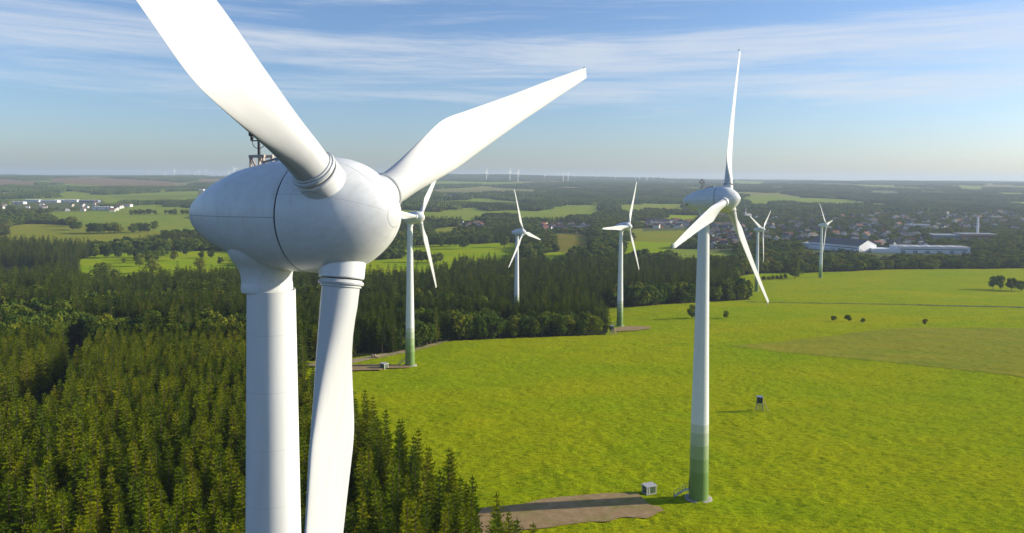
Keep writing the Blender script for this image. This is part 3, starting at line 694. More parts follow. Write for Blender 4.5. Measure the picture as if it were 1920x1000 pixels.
def broad_mesh(name, seed, H=14., W=5.2, lobes=26, leaves=60, size=.55, mkey='leaf', combined=False, base=.0, pale=False):
    r = np.random.default_rng(seed); V = []; F = []; cz = H*(base+(1-base)*.52); hz = H*(1-base)*.5; LB = []
    for i in range(lobes):
        d = r.normal(size=3); d /= np.linalg.norm(d); k = (.45+.55*r.random()**.5)*.78
        if d[2] < -.6: d[2] *= .85
        c = np.array([d[0]*W*k, d[1]*W*k, cz+d[2]*hz*k*(1.02)]); rad = W*(.27+.2*r.random())*(1 if d[2] < .6 else .85); LB.append((c, rad))
    n = leaves*lobes; li = r.integers(0, lobes, n); d = r.normal(size=(n, 3)); d /= np.linalg.norm(d, axis=1)[:, None]
    C = np.array([l[0] for l in LB])[li]; RD = np.array([l[1] for l in LB])[li]
    P = C+d*(RD*(.78+.32*r.random(n)))[:, None]; P[:, 2] = np.maximum(P[:, 2], H*base*.55)
    nn = d+r.normal(size=(n, 3))*.45; nn /= np.linalg.norm(nn, axis=1)[:, None]
    aa = np.cross(nn, r.normal(size=(n, 3))); aa /= np.linalg.norm(aa, axis=1)[:, None]; bb = np.cross(nn, aa)
    s = size*(.6+.8*r.random(n))[:, None]
    Q = np.stack([P+aa*s, P+bb*s*.8, P-aa*s*.9, P-bb*s*.7], 1).reshape(-1, 3)
    mb = MB(); mb.v = [tuple(q) for q in Q.tolist()]; mb.f = [(4*i, 4*i+1, 4*i+2, 4*i+3) for i in range(n)]; mb.m = [0]*n
    tr = MB(); tr.tube([(0, 0, -1.2), (.1, .05, H*.25), (0, .1, H*.5), (.1, 0, H*.8)], [.34*H/14, .26*H/14, .18*H/14, .05], 7, 1)
    for i in range(0, lobes, 3):
        c, rd = LB[i]; z = H*.25+(c[2]-H*.3)*.25; tr.tube([(0, 0, max(z, H*.15)), tuple(c*np.array([.5, .5, 1])-np.array([0, 0, rd*.4])), tuple(c)], [.12*H/14, .08*H/14, .03], 5, 1)
    bk = M['barkpale'] if pale else M['bark']
    if combined: mb.add(tr.v, tr.f, 1); return mb.mesh(name, [M[mkey], bk])
    return mb.mesh('crown', M[mkey]), tr.mesh('trunk', [bk, bk])
def clump_mesh(name, seed, S=60., n=58, mkey='farwood', H=15., conif=False):
    r = np.random.default_rng(seed); mb = MB()
    ico = []
    for k in range(n):
        x, y = (r.random(2)-.5)*S*1.08; h = H*(.75+.5*r.random()); w = (2.1 if conif else 4.4)*(.8+.5*r.random())
        m = 7; rings = [(w*.75, h*.15), (w, h*.45), (w*.85, h*.72), (w*.45, h*.93), (.05, h)] if not conif else [(w, h*.15), (w*.8, h*.45), (w*.45, h*.75), (.05, h)]
        v = []; f = []; ph = r.random()*6
        for (q, z) in rings:
            for i in range(m):
                t = ph+6.283*i/m; s = q*(.78+.44*r.random()); v.append((x+s*math.cos(t), y+s*math.sin(t), z+r.normal()*h*.035-1.5))
        for j in range(len(rings)-1):
            for i in range(m): f.append((j*m+i, j*m+(i+1) % m, (j+1)*m+(i+1) % m, (j+1)*m+i))
        mb.add(v, f, 0)
    return mb.mesh(name, [M[mkey]])

def srccoll(name, meshlist):
    c = bpy.data.collections.new(name)
    for i, me in enumerate(meshlist):
        o = bpy.data.objects.new('%s_%02d' % (name, i), me); c.objects.link(o)
    return c
def scatter(name, P, scales, rots, idx, coll):
    me = bpy.data.meshes.new(name); me.vertices.add(len(P)); me.vertices.foreach_set('co', np.asarray(P, np.float32).ravel())
    a = me.attributes.new('iscale', 'FLOAT_VECTOR', 'POINT'); a.data.foreach_set('vector', np.asarray(scales, np.float32).ravel())
    a = me.attributes.new('irot', 'FLOAT', 'POINT'); a.data.foreach_set('value', np.asarray(rots, np.float32))
    a = me.attributes.new('iidx', 'INT', 'POINT'); a.data.foreach_set('value', np.asarray(idx, np.int32))
    o = link(name, me); g = bpy.data.node_groups.new(name, 'GeometryNodeTree'); g.is_modifier = True
    g.interface.new_socket('Geometry', in_out='INPUT', socket_type='NodeSocketGeometry'); g.interface.new_socket('Geometry', in_out='OUTPUT', socket_type='NodeSocketGeometry')
    i_ = g.nodes.new('NodeGroupInput'); o_ = g.nodes.new('NodeGroupOutput'); ip = g.nodes.new('GeometryNodeInstanceOnPoints'); ci = g.nodes.new('GeometryNodeCollectionInfo')
    ci.inputs['Collection'].default_value = coll; ci.inputs['Separate Children'].default_value = True; ci.inputs['Reset Children'].default_value = True
    def na(n, t):
        q = g.nodes.new('GeometryNodeInputNamedAttribute'); q.data_type = t; q.inputs['Name'].default_value = n; return q.outputs['Attribute']
    ln = g.links.new; ln(i_.outputs[0], ip.inputs['Points']); ln(ci.outputs[0], ip.inputs['Instance']); ip.inputs['Pick Instance'].default_value = True
    ln(na('iidx', 'INT'), ip.inputs['Instance Index']); ln(na('iscale', 'FLOAT_VECTOR'), ip.inputs['Scale'])
    cb = g.nodes.new('ShaderNodeCombineXYZ'); ln(na('irot', 'FLOAT'), cb.inputs[2]); ln(cb.outputs[0], ip.inputs['Rotation']); ln(ip.outputs[0], o_.inputs[0])
    md = o.modifiers.new('scatter', 'NODES'); md.node_group = g; return o
def jgrid(x0, x1, y0, y1, s, jit=.42):
    X, Y = np.meshgrid(np.arange(x0, x1, float(s)), np.arange(y0, y1, s*.9)); X[1::2] += s/2
    return (X+rng.uniform(-jit, jit, X.shape)*s).ravel(), (Y+rng.uniform(-jit, jit, X.shape)*s).ravel()
def infr(x, y, m=90):
    px, py, d = proj(x, y, ground(x, y)+8); return (px > -m-4000/np.maximum(y, 1)*6) & (px < 1920+m+24000/np.maximum(y, 1)) & (d > 0)

# ---- near plantation A + woods up to 1000 m
x, y = jgrid(-520, 620, 84, 1000, 3.9)
k = infr(x, y, 60); x, y = x[k], y[k]
_, wd, _ = cover(x, y)
def seg_dist(x, y, pts):
    d = np.full(x.shape, 1e9)
    for (ax, ay), (bx, by) in zip(pts[:-1], pts[1:]):
        t = np.clip(((x-ax)*(bx-ax)+(y-ay)*(by-ay))/((bx-ax)**2+(by-ay)**2), 0, 1)
        d = np.minimum(d, np.hypot(x-ax-t*(bx-ax), y-ay-t*(by-ay)))
    return d
gapl = seg_dist(x, y, [(-230, 385), (-191, 330), (-149, 233), (-128, 190)])
wd &= ~((gapl < 6.5) & (y > 196))
# break between the young plantation and the woods behind it
brk = seg_dist(x, y, [(-420, 352), (-300, 345), (-191, 338), (-120, 330), (-86, 290), (-66, 246)]); wd &= brk > 9
tw0 = (x+12.22)**2+(y-37.8)**2 < 14**2; wd &= ~tw0
for tx, ty, _ in TURB: wd &= (x-tx)**2+(y-ty)**2 > 16**2
x, y = x[wd], y[wd]
inA = (y < 352) & (x < -20) & ~((y > 240) & (x > -84+(y-250)*-.25)) | (y < 240)
vn = vnoise(x/55, y/55, 41)*.6+vnoise(x/23, y/23, 42)*.4
px, py, dd = proj(x, y, ground(x, y))
broadzone = (px > 845) & (px < 1150) & (y > 330) & (y < 470) | (px > 1150) & (y > 520) & (y < 680) & (vn > .42) | (px > 1380) | ((px < 470) & (y > 352) & (y < 620) & (vn > .47)) | (vn > .66)
isb = (~inA) & broadzone
thin = np.where(isb, rng.random(x.shape) < .30, np.where(y > 352, rng.random(x.shape) < np.where(y > 520, .36, .50), rng.random(x.shape) < .94))
x, y, inA, isb, vn, px = x[thin], y[thin], inA[thin], isb[thin], vn[thin], px[thin]
z = ground(x, y); dist = np.hypot(x, y)
edgy = rng.random(x.shape)
sh = np.where(inA, .80+.28*rng.random(x.shape)+.12*(vnoise(x/18, y/18, 43)-.5), .85+.42*rng.random(x.shape)+.25*(vn-.5))
sh = np.where(edgy < .06, sh*.72, sh); sh = np.where((~inA) & (px > 560) & (y < 560), sh*.80, sh); sh = np.where((~inA) & ~isb, sh*(.82+.36*rng.random(x.shape)), sh)
spM = [spruce_mesh('spruce', 100+i, 17.6+.8*(i % 3-1), 2.3+.28*(i % 3), .08, 21, 10, 4, .47, True) for i in range(6)]
spT = [spruce_mesh('spruce', 130+i, 20, 2.3, .42 if i < 2 else .1, 20, 8, 4, .5, True, 'spruce_old') for i in range(5)]
spL = [spruce_mesh('spruce', 150+i, 19.5, 2.8, .12, 15, 7, 3, .72, True, 'spruce_old') for i in range(4)]
brM = [broad_mesh('broadleaf', 200+i, 14, 5.3, 26, 62, .5, 'leaf', True, pale=i % 2) for i in range(4)]+[broad_mesh('broadleaf', 230, 13, 4.2, 20, 60, .5, 'autumn', True)]
brL = [broad_mesh('broadleaf', 240+i, 14, 4.9, 16, 24, .95, 'leaf', True) for i in range(4)]+[broad_mesh('broadleaf', 250, 13, 4.5, 14, 22, .9, 'autumn', True)]
CS = srccoll('spruce_source', spM+spT); CSL = srccoll('spruce_far_source', spL); CB = srccoll('broadleaf_source', brM); CBL = srccoll('broadleaf_far_source', brL)
# individually placed trees: nearest ones inside the frame
vis = (px > -30) & (px < 1950)
_, pyt, _ = proj(x, y, z+17.); vis &= (pyt < 1010)
hid = (px > 462) & (px < 562) & (y < 400)
sp_idx = np.nonzero(vis & ~isb & ~hid)[0]; sp_idx = sp_idx[np.argsort(dist[sp_idx])][:300]
br_idx = np.nonzero(vis & isb)[0]; br_idx = br_idx[np.argsort(dist[br_idx])][:215]
used = np.zeros(x.shape, bool); used[sp_idx] = True; used[br_idx] = True
protos = []
for i in range(5):
    cm, tm = spruce_mesh('spruce', 100+i, 17.6+.8*(i % 3-1), 2.3+.28*(i % 3), .08, 21, 10, 4, .47)
    protos.append((cm, tm))
bprot = [broad_mesh('b', 200+i, 14, 5.1, 26, 62, .5, 'leaf', pale=i % 2) for i in range(4)]+[broad_mesh('b', 230, 13, 4.2, 20, 60, .5, 'autumn')]
def tree(kind, pr, x_, y_, s, label, cat, group=None, name=None):
    t = thing(name or kind, (x_, y_, float(ground(x_, y_))), label, cat, group, random.uniform(0, 6.28)); t.scale = s if isinstance(s, tuple) else (s, s, s)
    link('crown', pr[0], t); link('trunk', pr[1], t); return t
for n_, i in enumerate(sp_idx):
    left = px[i] < 512
    tree('spruce_tree', protos[n_ % 5], x[i], y[i], (1.0, 1.0, float(sh[i])), 'dark green spruce in the dense young plantation %s the nearest turbine tower' % ('left of' if left else 'right of'), 'spruce', 'spruces of the plantation %s the nearest tower' % ('left of' if left else 'right of'))
for n_, i in enumerate(br_idx):
    au = rng.random() < .07
    lft = px[i] < 512; zone = ('left', 'in the mixed wood behind the plantation, left of the nearest tower') if lft else ('right', 'along the wood edge behind the meadow, right of the nearest turbine')
    tree('broadleaf_tree', bprot[4 if au else n_ % 4], x[i], y[i], float(sh[i]*1.0), ('yellowing' if au else 'round green')+' broadleaf tree '+zone[1], 'tree', ('yellowing' if au else 'green')+' broadleaf trees in the wood, '+zone[0])
def sc3(s, w=1.):
    return np.stack([w*(.9+.25*rng.random(s.shape)), w*(.9+.25*rng.random(s.shape)), s], -1)
rest = ~used
def put(name, m, coll, nidx, idx=None, label=None, cat=None, wmul=1., bury=.3):
    s = sh[m]; o = scatter(name, np.stack([x[m], y[m], z[m]-bury], -1), sc3(s, wmul), rng.uniform(0, 6.28, s.shape), rng.integers(0, nidx, s.shape) if idx is None else idx, coll)
    tag(o, label, cat, None, 'stuff'); return o
# variants: in the woods behind, bare-stemmed edge trees
m1 = rest & ~isb & (dist < 520); ii = np.where(inA[m1], rng.integers(0, 6, m1.sum()), np.where(rng.random(m1.sum()) < .9, rng.integers(6, 11, m1.sum()), rng.integers(0, 6, m1.sum())))
put('spruce_forest', m1, CS, 8, ii, 'dense dark spruce forest behind and around the nearest turbine', 'forest', np.where(inA[m1], 1., 1.3))
put('spruce_forest', rest & ~isb & (dist >= 520), CSL, 4, None, 'dark spruce forest in the middle distance around the forest turbine', 'forest', 1.45)
bi = lambda n: np.where(rng.random(n) < .06, 4, rng.integers(0, 4, n))
m2 = rest & isb & (dist < 520); put('broadleaf_wood', m2, CB, 5, bi(m2.sum()), 'mixed broadleaf wood behind the young spruce plantation', 'wood')
m3 = rest & isb & (dist >= 520); put('broadleaf_wood', m3, CBL, 5, bi(m3.sum()), 'broadleaf wood along the far side of the meadow', 'wood', 1.05)
print('near trees', len(x), 'rest', rest.sum())
# ---- 1000 - 2700 m
x, y = jgrid(-2300, 2400, 1000, 2700, 9.6); k = infr(x, y, 40); x, y = x[k], y[k]
_, wd, tw = cover(x, y); hedge = (cells(x, y, 150, 9.) > 2)
rr = rng.random(x.shape); wd = (wd & ~tw & (rr < .74)) | (tw & (rr < .25) & wd); xt, yt = x, y
BIG = []   # keep-out discs for the halls (x, y, r), from picture points
for (a, b_), r_ in (((1545, 466), 42), ((1600, 466), 42), ((1690, 474), 38), ((1740, 474), 38), ((1795, 474), 38), ((1770, 449), 36), ((1825, 449), 36), ((1650, 476), 16)):
    p = at(a, b_); BIG.append((p[0], p[1], r_)); wd &= ~(((x-p[0])**2+((y-p[1])*.9)**2 < r_**2))
    wd &= ~((np.abs(x-p[0]*(y/p[1])) < r_*1.0) & (y < p[1]) & (y > p[1]-62))
x, y = x[wd], y[wd]; z = ground(x, y); px, py, _ = proj(x, y, z); vn = vnoise(x/130, y/130, 51)
isb = ~(((px < 170) & (y < 1500)) | (vn > .70) & (px < 1100)); sh = np.where(isb, .70+.7*rng.random(x.shape)**1.3, .8+.4*rng.random(x.shape))
rest = np.ones(x.shape, bool)
_, _, tw = cover(x, y); tw_f = px > 1380; sh = np.where(tw_f & (y < 1250), sh*.8, sh); sh = np.where(tw, sh*.5, np.where(y > 1300, sh*.8, sh))
put('broadleaf_wood', isb & ~tw_f, CBL, 5, bi((isb & ~tw_f).sum()), 'green broadleaf woods and hedges between the far fields', 'wood', 1.7)
put('broadleaf_wood', isb & tw_f, CBL, 5, bi((isb & tw_f).sum()), 'tree belt and garden trees around the town on the right', 'wood', 1.6)
put('spruce_forest', ~isb, CSL, 4, None, 'dark spruce stands at the left edge beyond the bright meadow', 'forest', 1.6)
print('mid trees', len(x))
# ---- beyond 2700 m
fc = srccoll('far_clump_source', [clump_mesh('clump', 300+i) for i in range(4)]+[clump_mesh('clump', 310+i, conif=True, n=150) for i in range(2)])
x, y = jgrid(-9500, 9500, 2700, 13500, 56, .3); k = infr(x, y, 40); x, y = x[k], y[k]; _, wd, tw = cover(x, y)
wd &= ~tw | (rng.random(x.shape) < .35); x, y = x[wd], y[wd]; z = ground(x, y); sh = .8+.45*rng.random(x.shape)
o = scatter('far_woods', np.stack([x, y, z-1], -1), sc3(sh), rng.uniform(0, 6.28, x.shape), np.where(vnoise(x/600, y/600, 61) > .6, rng.integers(4, 6, x.shape), rng.integers(0, 4, x.shape)), fc)
tag(o, 'far-off woods fading into blue haze towards the horizon', 'woods', None, 'stuff'); print('far clumps', len(x))

# ------------------------------------------------------------------ single trees in the fields
def ptree(px_, py_, hpx, label, kind=None, w=1., group=None, au=False, name='broadleaf_tree'):
    X, Y = at(px_, py_); hm = hpx*Y/1400; s = hm/14.
    tree(name, bprot[4 if au else random.randrange(4)], X, Y, (s*w, s*w, s), label, 'tree', group)
ptree(1298, 597, 27, 'round dark tree on the meadow just left of the large right-hand turbine tower')
ptree(1361, 597, 15, 'small pale green tree alone just right of the large right-hand turbine tower', w=1.2)
ptree(1563, 602, 11, 'leftmost of the three small trees in a row on the meadow', w=1.5)
ptree(1590, 603, 13, 'middle one of the three small trees in a row on the meadow, the largest', w=1.5)
ptree(1618, 606, 10, 'rightmost of the three small trees in a row on the meadow, the smallest', w=1.2)
ptree(1735, 609, 13, 'small autumn-tinted tree alone at the edge of the olive field', w=1.5, au=True)
ptree(1862, 543, 27, 'dark tree at the left of the pair near the right picture edge', w=.9)
ptree(1875, 543, 30, 'tall pointed dark tree in the group near the right picture edge', w=.8)
ptree(1897, 545, 25, 'broad dark tree standing near the right picture edge behind the pair', w=1.1)
ptree(1915, 546, 22, 'dark tree cut by the right picture edge', w=1.2)
ptree(1490, 523, 22, 'large rounded olive bush at the foot of the small turbine by the tree belt', w=1.6)
for i, pxx in enumerate((1432, 1441, 1449, 1457, 1464, 1472)):
    ptree(pxx, 526-i*.7, 7+random.random()*2, 'small dark shrub in the row left of the olive bush', w=1.4, group='row of small shrubs by the far turbine')
for a_, b_, h_ in ((190, 533, 42), (196, 524, 34), (215, 530, 26), (286, 513, 30), (262, 500, 26), (258, 488, 22), (279, 493, 24), (292, 489, 22), (272, 484, 20), (327, 489, 20), (378, 484, 14), (396, 484, 18), (413, 497, 16), (375, 508, 26),
                   (160, 535, 24), (232, 494, 11), (312, 478, 16), (340, 476, 18), (203, 485, 22), (221, 483, 22), (176, 483, 18), (350, 480, 20), (302, 483, 22), (246, 482, 18)):
    ptree(a_, b_, h_, 'round green tree standing free on the bright meadow left of the nearest nacelle', group='free-standing trees on the left meadow', w=1.2)
for a_ in list(range(246, 282, 8))+[282, 291, 311, 320, 328, 342, 350, 357]:
    ptree(a_, 402+random.random(), 9+3*random.random(), 'small dark tree in the hedge row across the pale far field on the left', group='hedge row trees on the far left field', w=1.3)
for a_, b_ in ((168, 437), (176, 438), (185, 439), (195, 438), (205, 438), (214, 437), (222, 438), (137, 431), (147, 432), (135, 425), (250, 437), (262, 436), (275, 436), (290, 432)):
    ptree(a_, b_, 17+5*random.random(), 'dark broadleaf tree of the copse in the middle of the far left fields', group='copses in the far left fields', w=1.3)
for a_, b_, h_ in ((868, 467, 26), (855, 462, 22), (843, 462, 20), (888, 458, 20), (900, 457, 20), (915, 457, 21), (946, 464, 22), (826, 463, 22), (812, 462, 20)):
    ptree(a_, b_, h_, 'large round tree along the top edge of the bright field behind the second turbine rotor', group='trees on the top edge of the bright middle field', w=1.3)
for a_, b_, h_ in ((866, 497, 16), (791, 492, 22), (802, 492, 22), (815, 495, 20), (825, 492, 20), (783, 492, 24), (875, 490, 10)):
    ptree(a_, b_, h_, 'dark tree of the hedge crossing the bright field below the left turbine rotor', group='hedge trees in the bright middle field', w=1.1)

# ------------------------------------------------------------------ small structures
def kiosk(px_, py_, rz, label, sz=(2.6, 1.95, 1.75)):
    X, Y = at(px_, py_); t = thing('transformer_kiosk', (X, Y, float(ground(X, Y))), label, 'kiosk', None, rz); w, d, h = sz
    mb = MB(); mb.box((0, 0, h/2-.3), (w-.2, d-.2, h+.6)); mb.build('wall', M['kioskwall'], t)
    mb = MB()
    for a in (-1, 1):
        for b in (-1, 1): mb.box((a*(w/2-.12), b*(d/2-.12), h/2), (.27, .27, h-.02))
    mb.box((0, 0, .06), (w+.1, d+.1, .2)); mb.box((-.25*w, -d/2+.05, h/2), (.35, .16, h-.04)); mb.build('corner_post', M['kioskframe'], t)
    mb = MB(); mb.box((0, 0, h+.09), (w+.35, d+.35, .16), taper=.97); mb.build('roof', M['kioskroof'], t)
    for a in (-.08, .27):
        mb = MB(); mb.box((a*w, -d/2+.07, h/2+.02), (.31*w, .1, h*.84)); dr = mb.build('door', M['kioskwall'], t)
        mb = MB(); mb.box((a*w+.1*w, -d/2+.0, h/2), (.05, .06, .25)); mb.build('handle', M['galv'], dr)
    mb = MB()
    for i in range(6): mb.box((-w/2+.07, 0, h*.35+i*.13), (.1, d*.5, .07))
    mb.build('louvre', M['grey'], t)
kiosk(1217, 924, R(24), 'grey-green transformer kiosk with pale flat roof beside the gravel pad of the large right-hand turbine')
kiosk(720, 691, R(-38), 'small transformer kiosk on the gravel pad left of the field-edge turbine', (3.0, 2.4, 2.2))

def hide(px_, py_, s, label, rz=0, ladder=True):
    X, Y = at(px_, py_); t = thing('hunting_stand', (X, Y, float(ground(X, Y))-.05), label, 'hunting stand', None, rz); t.scale = (s, s, s)
    mb = MB(); mb.box((0, 0, 3.35), (1.5, 1.5, 1.75)); cb = mb.build('cabin', M['hide'], t)
    mb = MB(); mb.box((.03, -.77, 3.6), (1.0, .06, .4)); mb.box((.77, 0, 3.6), (.06, .9, .4)); mb.build('window', M['gap'], cb)
    mb = MB(); mb.box((0, 0, 4.3), (1.85, 1.85, .09), taper=.97); mb.build('roof', M['galv'], t)
    for a in (-1, 1):
        for b in (-1, 1):
            mb = MB(); mb.tube([(a*1.15, b*1.15, -.4), (a*.7, b*.7, 2.5)], .075, 6); mb.build('leg', M['wood'], t)
    mb = MB()
    for b in (-1, 1):
        mb.tube([(-1.05, b*1.05, .3), (.8, b*.8, 2.2)], .045, 5); mb.tube([(1.05, b*1.05, .3), (-.8, b*.8, 2.2)], .045, 5); mb.tube([(b*1.0, -1.0, .4), (b*.75, .75, 2.2)], .045, 5)
    for z_, r_ in ((.5, 1.07), (1.6, .87)):
        for a in (-1, 1): mb.tube([(-r_, a*r_, z_), (r_, a*r_, z_)], .05, 5); mb.tube([(a*r_, -r_, z_), (a*r_, r_, z_)], .05, 5)
    mb.box((0, 0, 2.42), (2.0, 1.9, .1)); mb.build('frame', M['wood'], t)
    if ladder:
        mb = MB()
        for b in (-.28, .28): mb.tube([(2.6, b, -.1), (.95, b, 3.6)], .10, 6)
        for i in range(9): f_ = i/9; mb.tube([(2.4-1.4*f_, -.28, .15+3.2*f_), (2.4-1.4*f_, .28, .15+3.2*f_)], .04, 5)
        mb.build('ladder', M['cutwood'], t)
hide(1424, 770, 1.12, 'raised dark green hunting stand with wooden ladder on the open meadow', R(-12))
hide(1147, 628, 1.3, 'wooden hunting stand at the tip of the wood by the fourth turbine', R(20))
hide(1303, 598, 1.1, 'small dark hunting stand beside the round tree next to the large turbine tower', R(0), False)
X, Y = at(703, 670.5); t = thing('log_pile', (X, Y, float(ground(X, Y))), 'small pile of pale cut logs beside the dirt track at the wood edge', 'log pile', None, R(10))
for i, (a, b) in enumerate([(-1.6, .35), (-.7, .38), (.3, .36), (1.3, .38), (-1.1, 1.0), (.1, 1.0)]):
    mb = MB(); mb.tube([(a, -1.3+.2*(i % 2), b), (a+.08, 1.2, b)], [.37, .34], 10); mb.build('log', M['cutwood'] if i % 2 else M['wood'], t)

# ------------------------------------------------------------------ houses and halls of the town
WALLS = [varied('white_render', (.72, .70, .66), (.60, .58, .54), .4, .8), varied('cream_render', (.62, .53, .40), (.52, .44, .33), .4, .8), varied('red_brick', (.36, .17, .11), (.28, .13, .09), .6, .85), varied('grey_render', (.45, .44, .42), (.36, .35, .33), .4, .8)]
ROOFS = [varied('slate_roof', (.075, .078, .088), (.05, .052, .06), .5, .6), varied('red_tile_roof', (.30, .11, .06), (.22, .085, .05), .6, .7), varied('brown_tile_roof', (.15, .10, .075), (.11, .075, .06), .6, .7)]
M['glass'] = mat('window_glass', (.04, .05, .06), .15)
def house_meshes(w, d, h, rh, wm, rm):
    mb = MB(); mb.box((0, 0, h/2-.5), (w, d, h+1)); mb.add([(-w/2, -d/2, h), (w/2, -d/2, h), (0, -d/2, h+rh-.15), (-w/2, d/2, h), (w/2, d/2, h), (0, d/2, h+rh-.15)], [(0, 1, 2), (4, 3, 5)]); a = mb.mesh('wall', wm)
    mb = MB(); o = .5; e = h-.5*o*2*rh/w
    for s in (-1, 1):
        v = [(s*(w/2+o), -d/2-o, e), (s*(w/2+o), d/2+o, e), (0, d/2+o, h+rh), (0, -d/2-o, h+rh)]; v += [(q[0], q[1], q[2]+.25) for q in v]
        mb.add(v, [(0, 1, 2, 3), (7, 6, 5, 4), (0, 4, 5, 1), (1, 5, 6, 2), (3, 2, 6, 7), (0, 3, 7, 4)])
    b = mb.mesh('roof', rm)
    mb = MB()
    for s in (-1, 1):
        for q in (-.3, 0, .3): mb.box((s*w/2, q*d, 1.6), (.08, 1.2, 1.3)); mb.box((q*w, s*d/2, 1.6), (1.1, .08, 1.3)); mb.box((q*w*.6, s*d/2, 4.3), (1.0, .08, 1.2))
    c = None; mb = MB(); mb.box((w*.12, d*.2, h+rh), (.7, .7, 1.8)); e_ = mb.mesh('chimney', WALLS[2]); return a, b, c, e_
HT = []
for (w, d, h, rh, wi, ri) in ((8.5, 10, 5.2, 3.4, 0, 0), (9, 12, 5.6, 3.6, 0, 1), (8, 9.5, 5, 3.6, 1, 0), (10, 14, 5.5, 3.8, 0, 2), (8.5, 11, 5.4, 3.3, 2, 0), (9, 10, 5.5, 3.5, 1, 1), (9, 13, 4.5, 3, 3, 0)):
    HT.append((house_meshes(w, d, h, rh, WALLS[wi], ROOFS[ri]), ['white', 'cream', 'red brick', 'grey'][wi], ['dark slate', 'red tiled', 'brown tiled'][ri]))
def house(X, Y, i, where, rz=None, s=1.):
    (a, b, c, e_), wn, rn = HT[i]
    t = thing('house', (X, Y, float(ground(X, Y))), '%s house with %s roof %s' % (wn, rn, where), 'house', '%s houses with %s roofs %s' % (wn, rn, where), rz if rz is not None else random.choice((0, 1.57))+random.uniform(-.5, .5))
    t.scale = (s, s, s); link('wall', a, t); rf = link('roof', b, t); link('chimney', e_, rf)
HP = []
def houses(box, n, where, types=(0, 0, 0, 1, 2, 2, 3, 4, 5, 6), s=1.15):
    x0, x1, y0, y1 = box; k = 0; tries = 0
    while k < n and tries < n*30:
        tries += 1; X, Y = at(random.uniform(x0, x1), random.uniform(y0, y1))
        if any((X-a)**2+(Y-b)**2 < 17**2 for a, b in HP): continue
        if any((X-a)**2+(Y-b)**2 < (r+8)**2 for a, b, r in BIG): continue
        HP.append((X, Y)); house(X, Y, random.choice(types), where, s=s); k += 1
houses((1207, 1292, 416, 429), 40, 'in the village left of the large turbine nacelle', s=1.3)
houses((1325, 1400, 425, 466), 48, 'in the village right of the large turbine tower', s=1.25)
houses((1402, 1548, 403, 458), 44, 'among the trees behind the V-bladed turbine', s=1.25)
houses((1548, 1640, 405, 455), 48, 'in the town above the white gabled hall', s=1.25)
houses((1640, 1740, 440, 466), 28, 'in the town between the two white halls', s=1.25)
houses((1642, 1798, 400, 434), 34, 'in the upper town left of the tall chimney', s=1.3)
houses((1800, 1920, 400, 432), 34, 'in the town at the right picture edge', s=1.3)
houses((862, 908, 421, 430), 9, 'in the hamlet right of the left turbine rotor', s=1.3)
houses((1014, 1108, 424, 433), 26, 'in the hamlet right of the forest turbine', (0, 0, 1, 5, 2), 1.3)
houses((826, 858, 366, 370), 9, 'in the faraway hamlet above the forest turbine', (0, 0, 2), 1.8)
houses((0, 230, 384, 399), 20, 'among the trees near the left picture edge', (0, 1, 2, 3), 1.3)
houses((700, 735, 422, 470), 5, 'beside the nose of the nearest turbine')
# halls
M['hallwhite'] = varied('white_sheet_cladding', (.74, .76, .78), (.64, .66, .68), .15, .5); M['hallroof'] = varied('flat_roof_membrane', (.58, .58, .60), (.44, .44, .46), .12, .8)
M['hallblue'] = varied('blue_grey_cladding', (.22, .27, .33), (.17, .21, .26), .15, .6); M['hallbrick'] = varied('orange_brick', (.42, .22, .13), (.34, .18, .11), .2, .85)
M['asphalt'] = varied('asphalt', (.055, .055, .06), (.08, .08, .085), .2, .9)
def hall(px_, py_, w, d, h, rz, label, wm, rm, gable=0, name='industrial_hall', strip=None, doors=4, annex=None):
    X, Y = at(px_, py_); t = thing(name, (X, Y, float(ground(X, Y))), label, 'building', None, rz)
    mb = MB(); mb.box((0, 0, h/2-1), (w, d, h+2))
    if gable: mb.add([(w/2, -d/2, h), (w/2, d/2, h), (w/2, 0, h+gable), (-w/2, -d/2, h), (-w/2, d/2, h), (-w/2, 0, h+gable)], [(0, 1, 2), (4, 3, 5)])
    mb.build('wall', wm, t); mb = MB()
    if gable:
        for s in (-1, 1):
            v = [(-w/2-.6, s*(d/2+.6), h-.05), (w/2+.6, s*(d/2+.6), h-.05), (w/2+.6, 0, h+gable+.05), (-w/2-.6, 0, h+gable+.05)]; v += [(q[0], q[1], q[2]+.5) for q in v]
            mb.add(v, [(0, 1, 2, 3), (7, 6, 5, 4), (0, 4, 5, 1), (1, 5, 6, 2), (3, 2, 6, 7), (0, 3, 7, 4)])
    else:
        mb.box((0, 0, h+.3), (w+1, d+1, .6)); 
        for i in range(6): mb.box((-w/2+w*(i+.5)/6, 0, h+.95), (w*.05, d*.6, .8))
    mb.build('roof', rm, t)
    mb = MB(); mb.box((0, -d/2-.05, h*.62), (w*.92, .12, h*.12)); mb.build('window_band', strip or M['glass'], t)
    for i in range(doors):
        mb = MB(); mb.box((-w/2+w*(i+.5)/doors, -d/2-.06, h*.22), (w*.06, .14, h*.42)); mb.build('door', M['hallblue'], t)
    if annex:
        mb = MB()
        for (ax, ay, aw, ad, ah) in annex: mb.box((ax, ay, ah/2-1), (aw, ad, ah+2))
        mb.build('annex', wm, t)
    return t
hall(1578, 468, 100, 50, 11, R(-58), 'large white industrial hall with dark gabled roof beside the small turbine', M['hallwhite'], ROOFS[0], 9, annex=[(-62, -6, 26, 34, 8), (-20, -32, 40, 16, 5)])
hall(1742, 474, 118, 34, 11, R(-6), 'long flat white industrial hall behind the tree belt, right of the gabled hall', M['hallwhite'], M['hallroof'], 0, doors=6, annex=[(-78, -4, 44, 34, 7)])
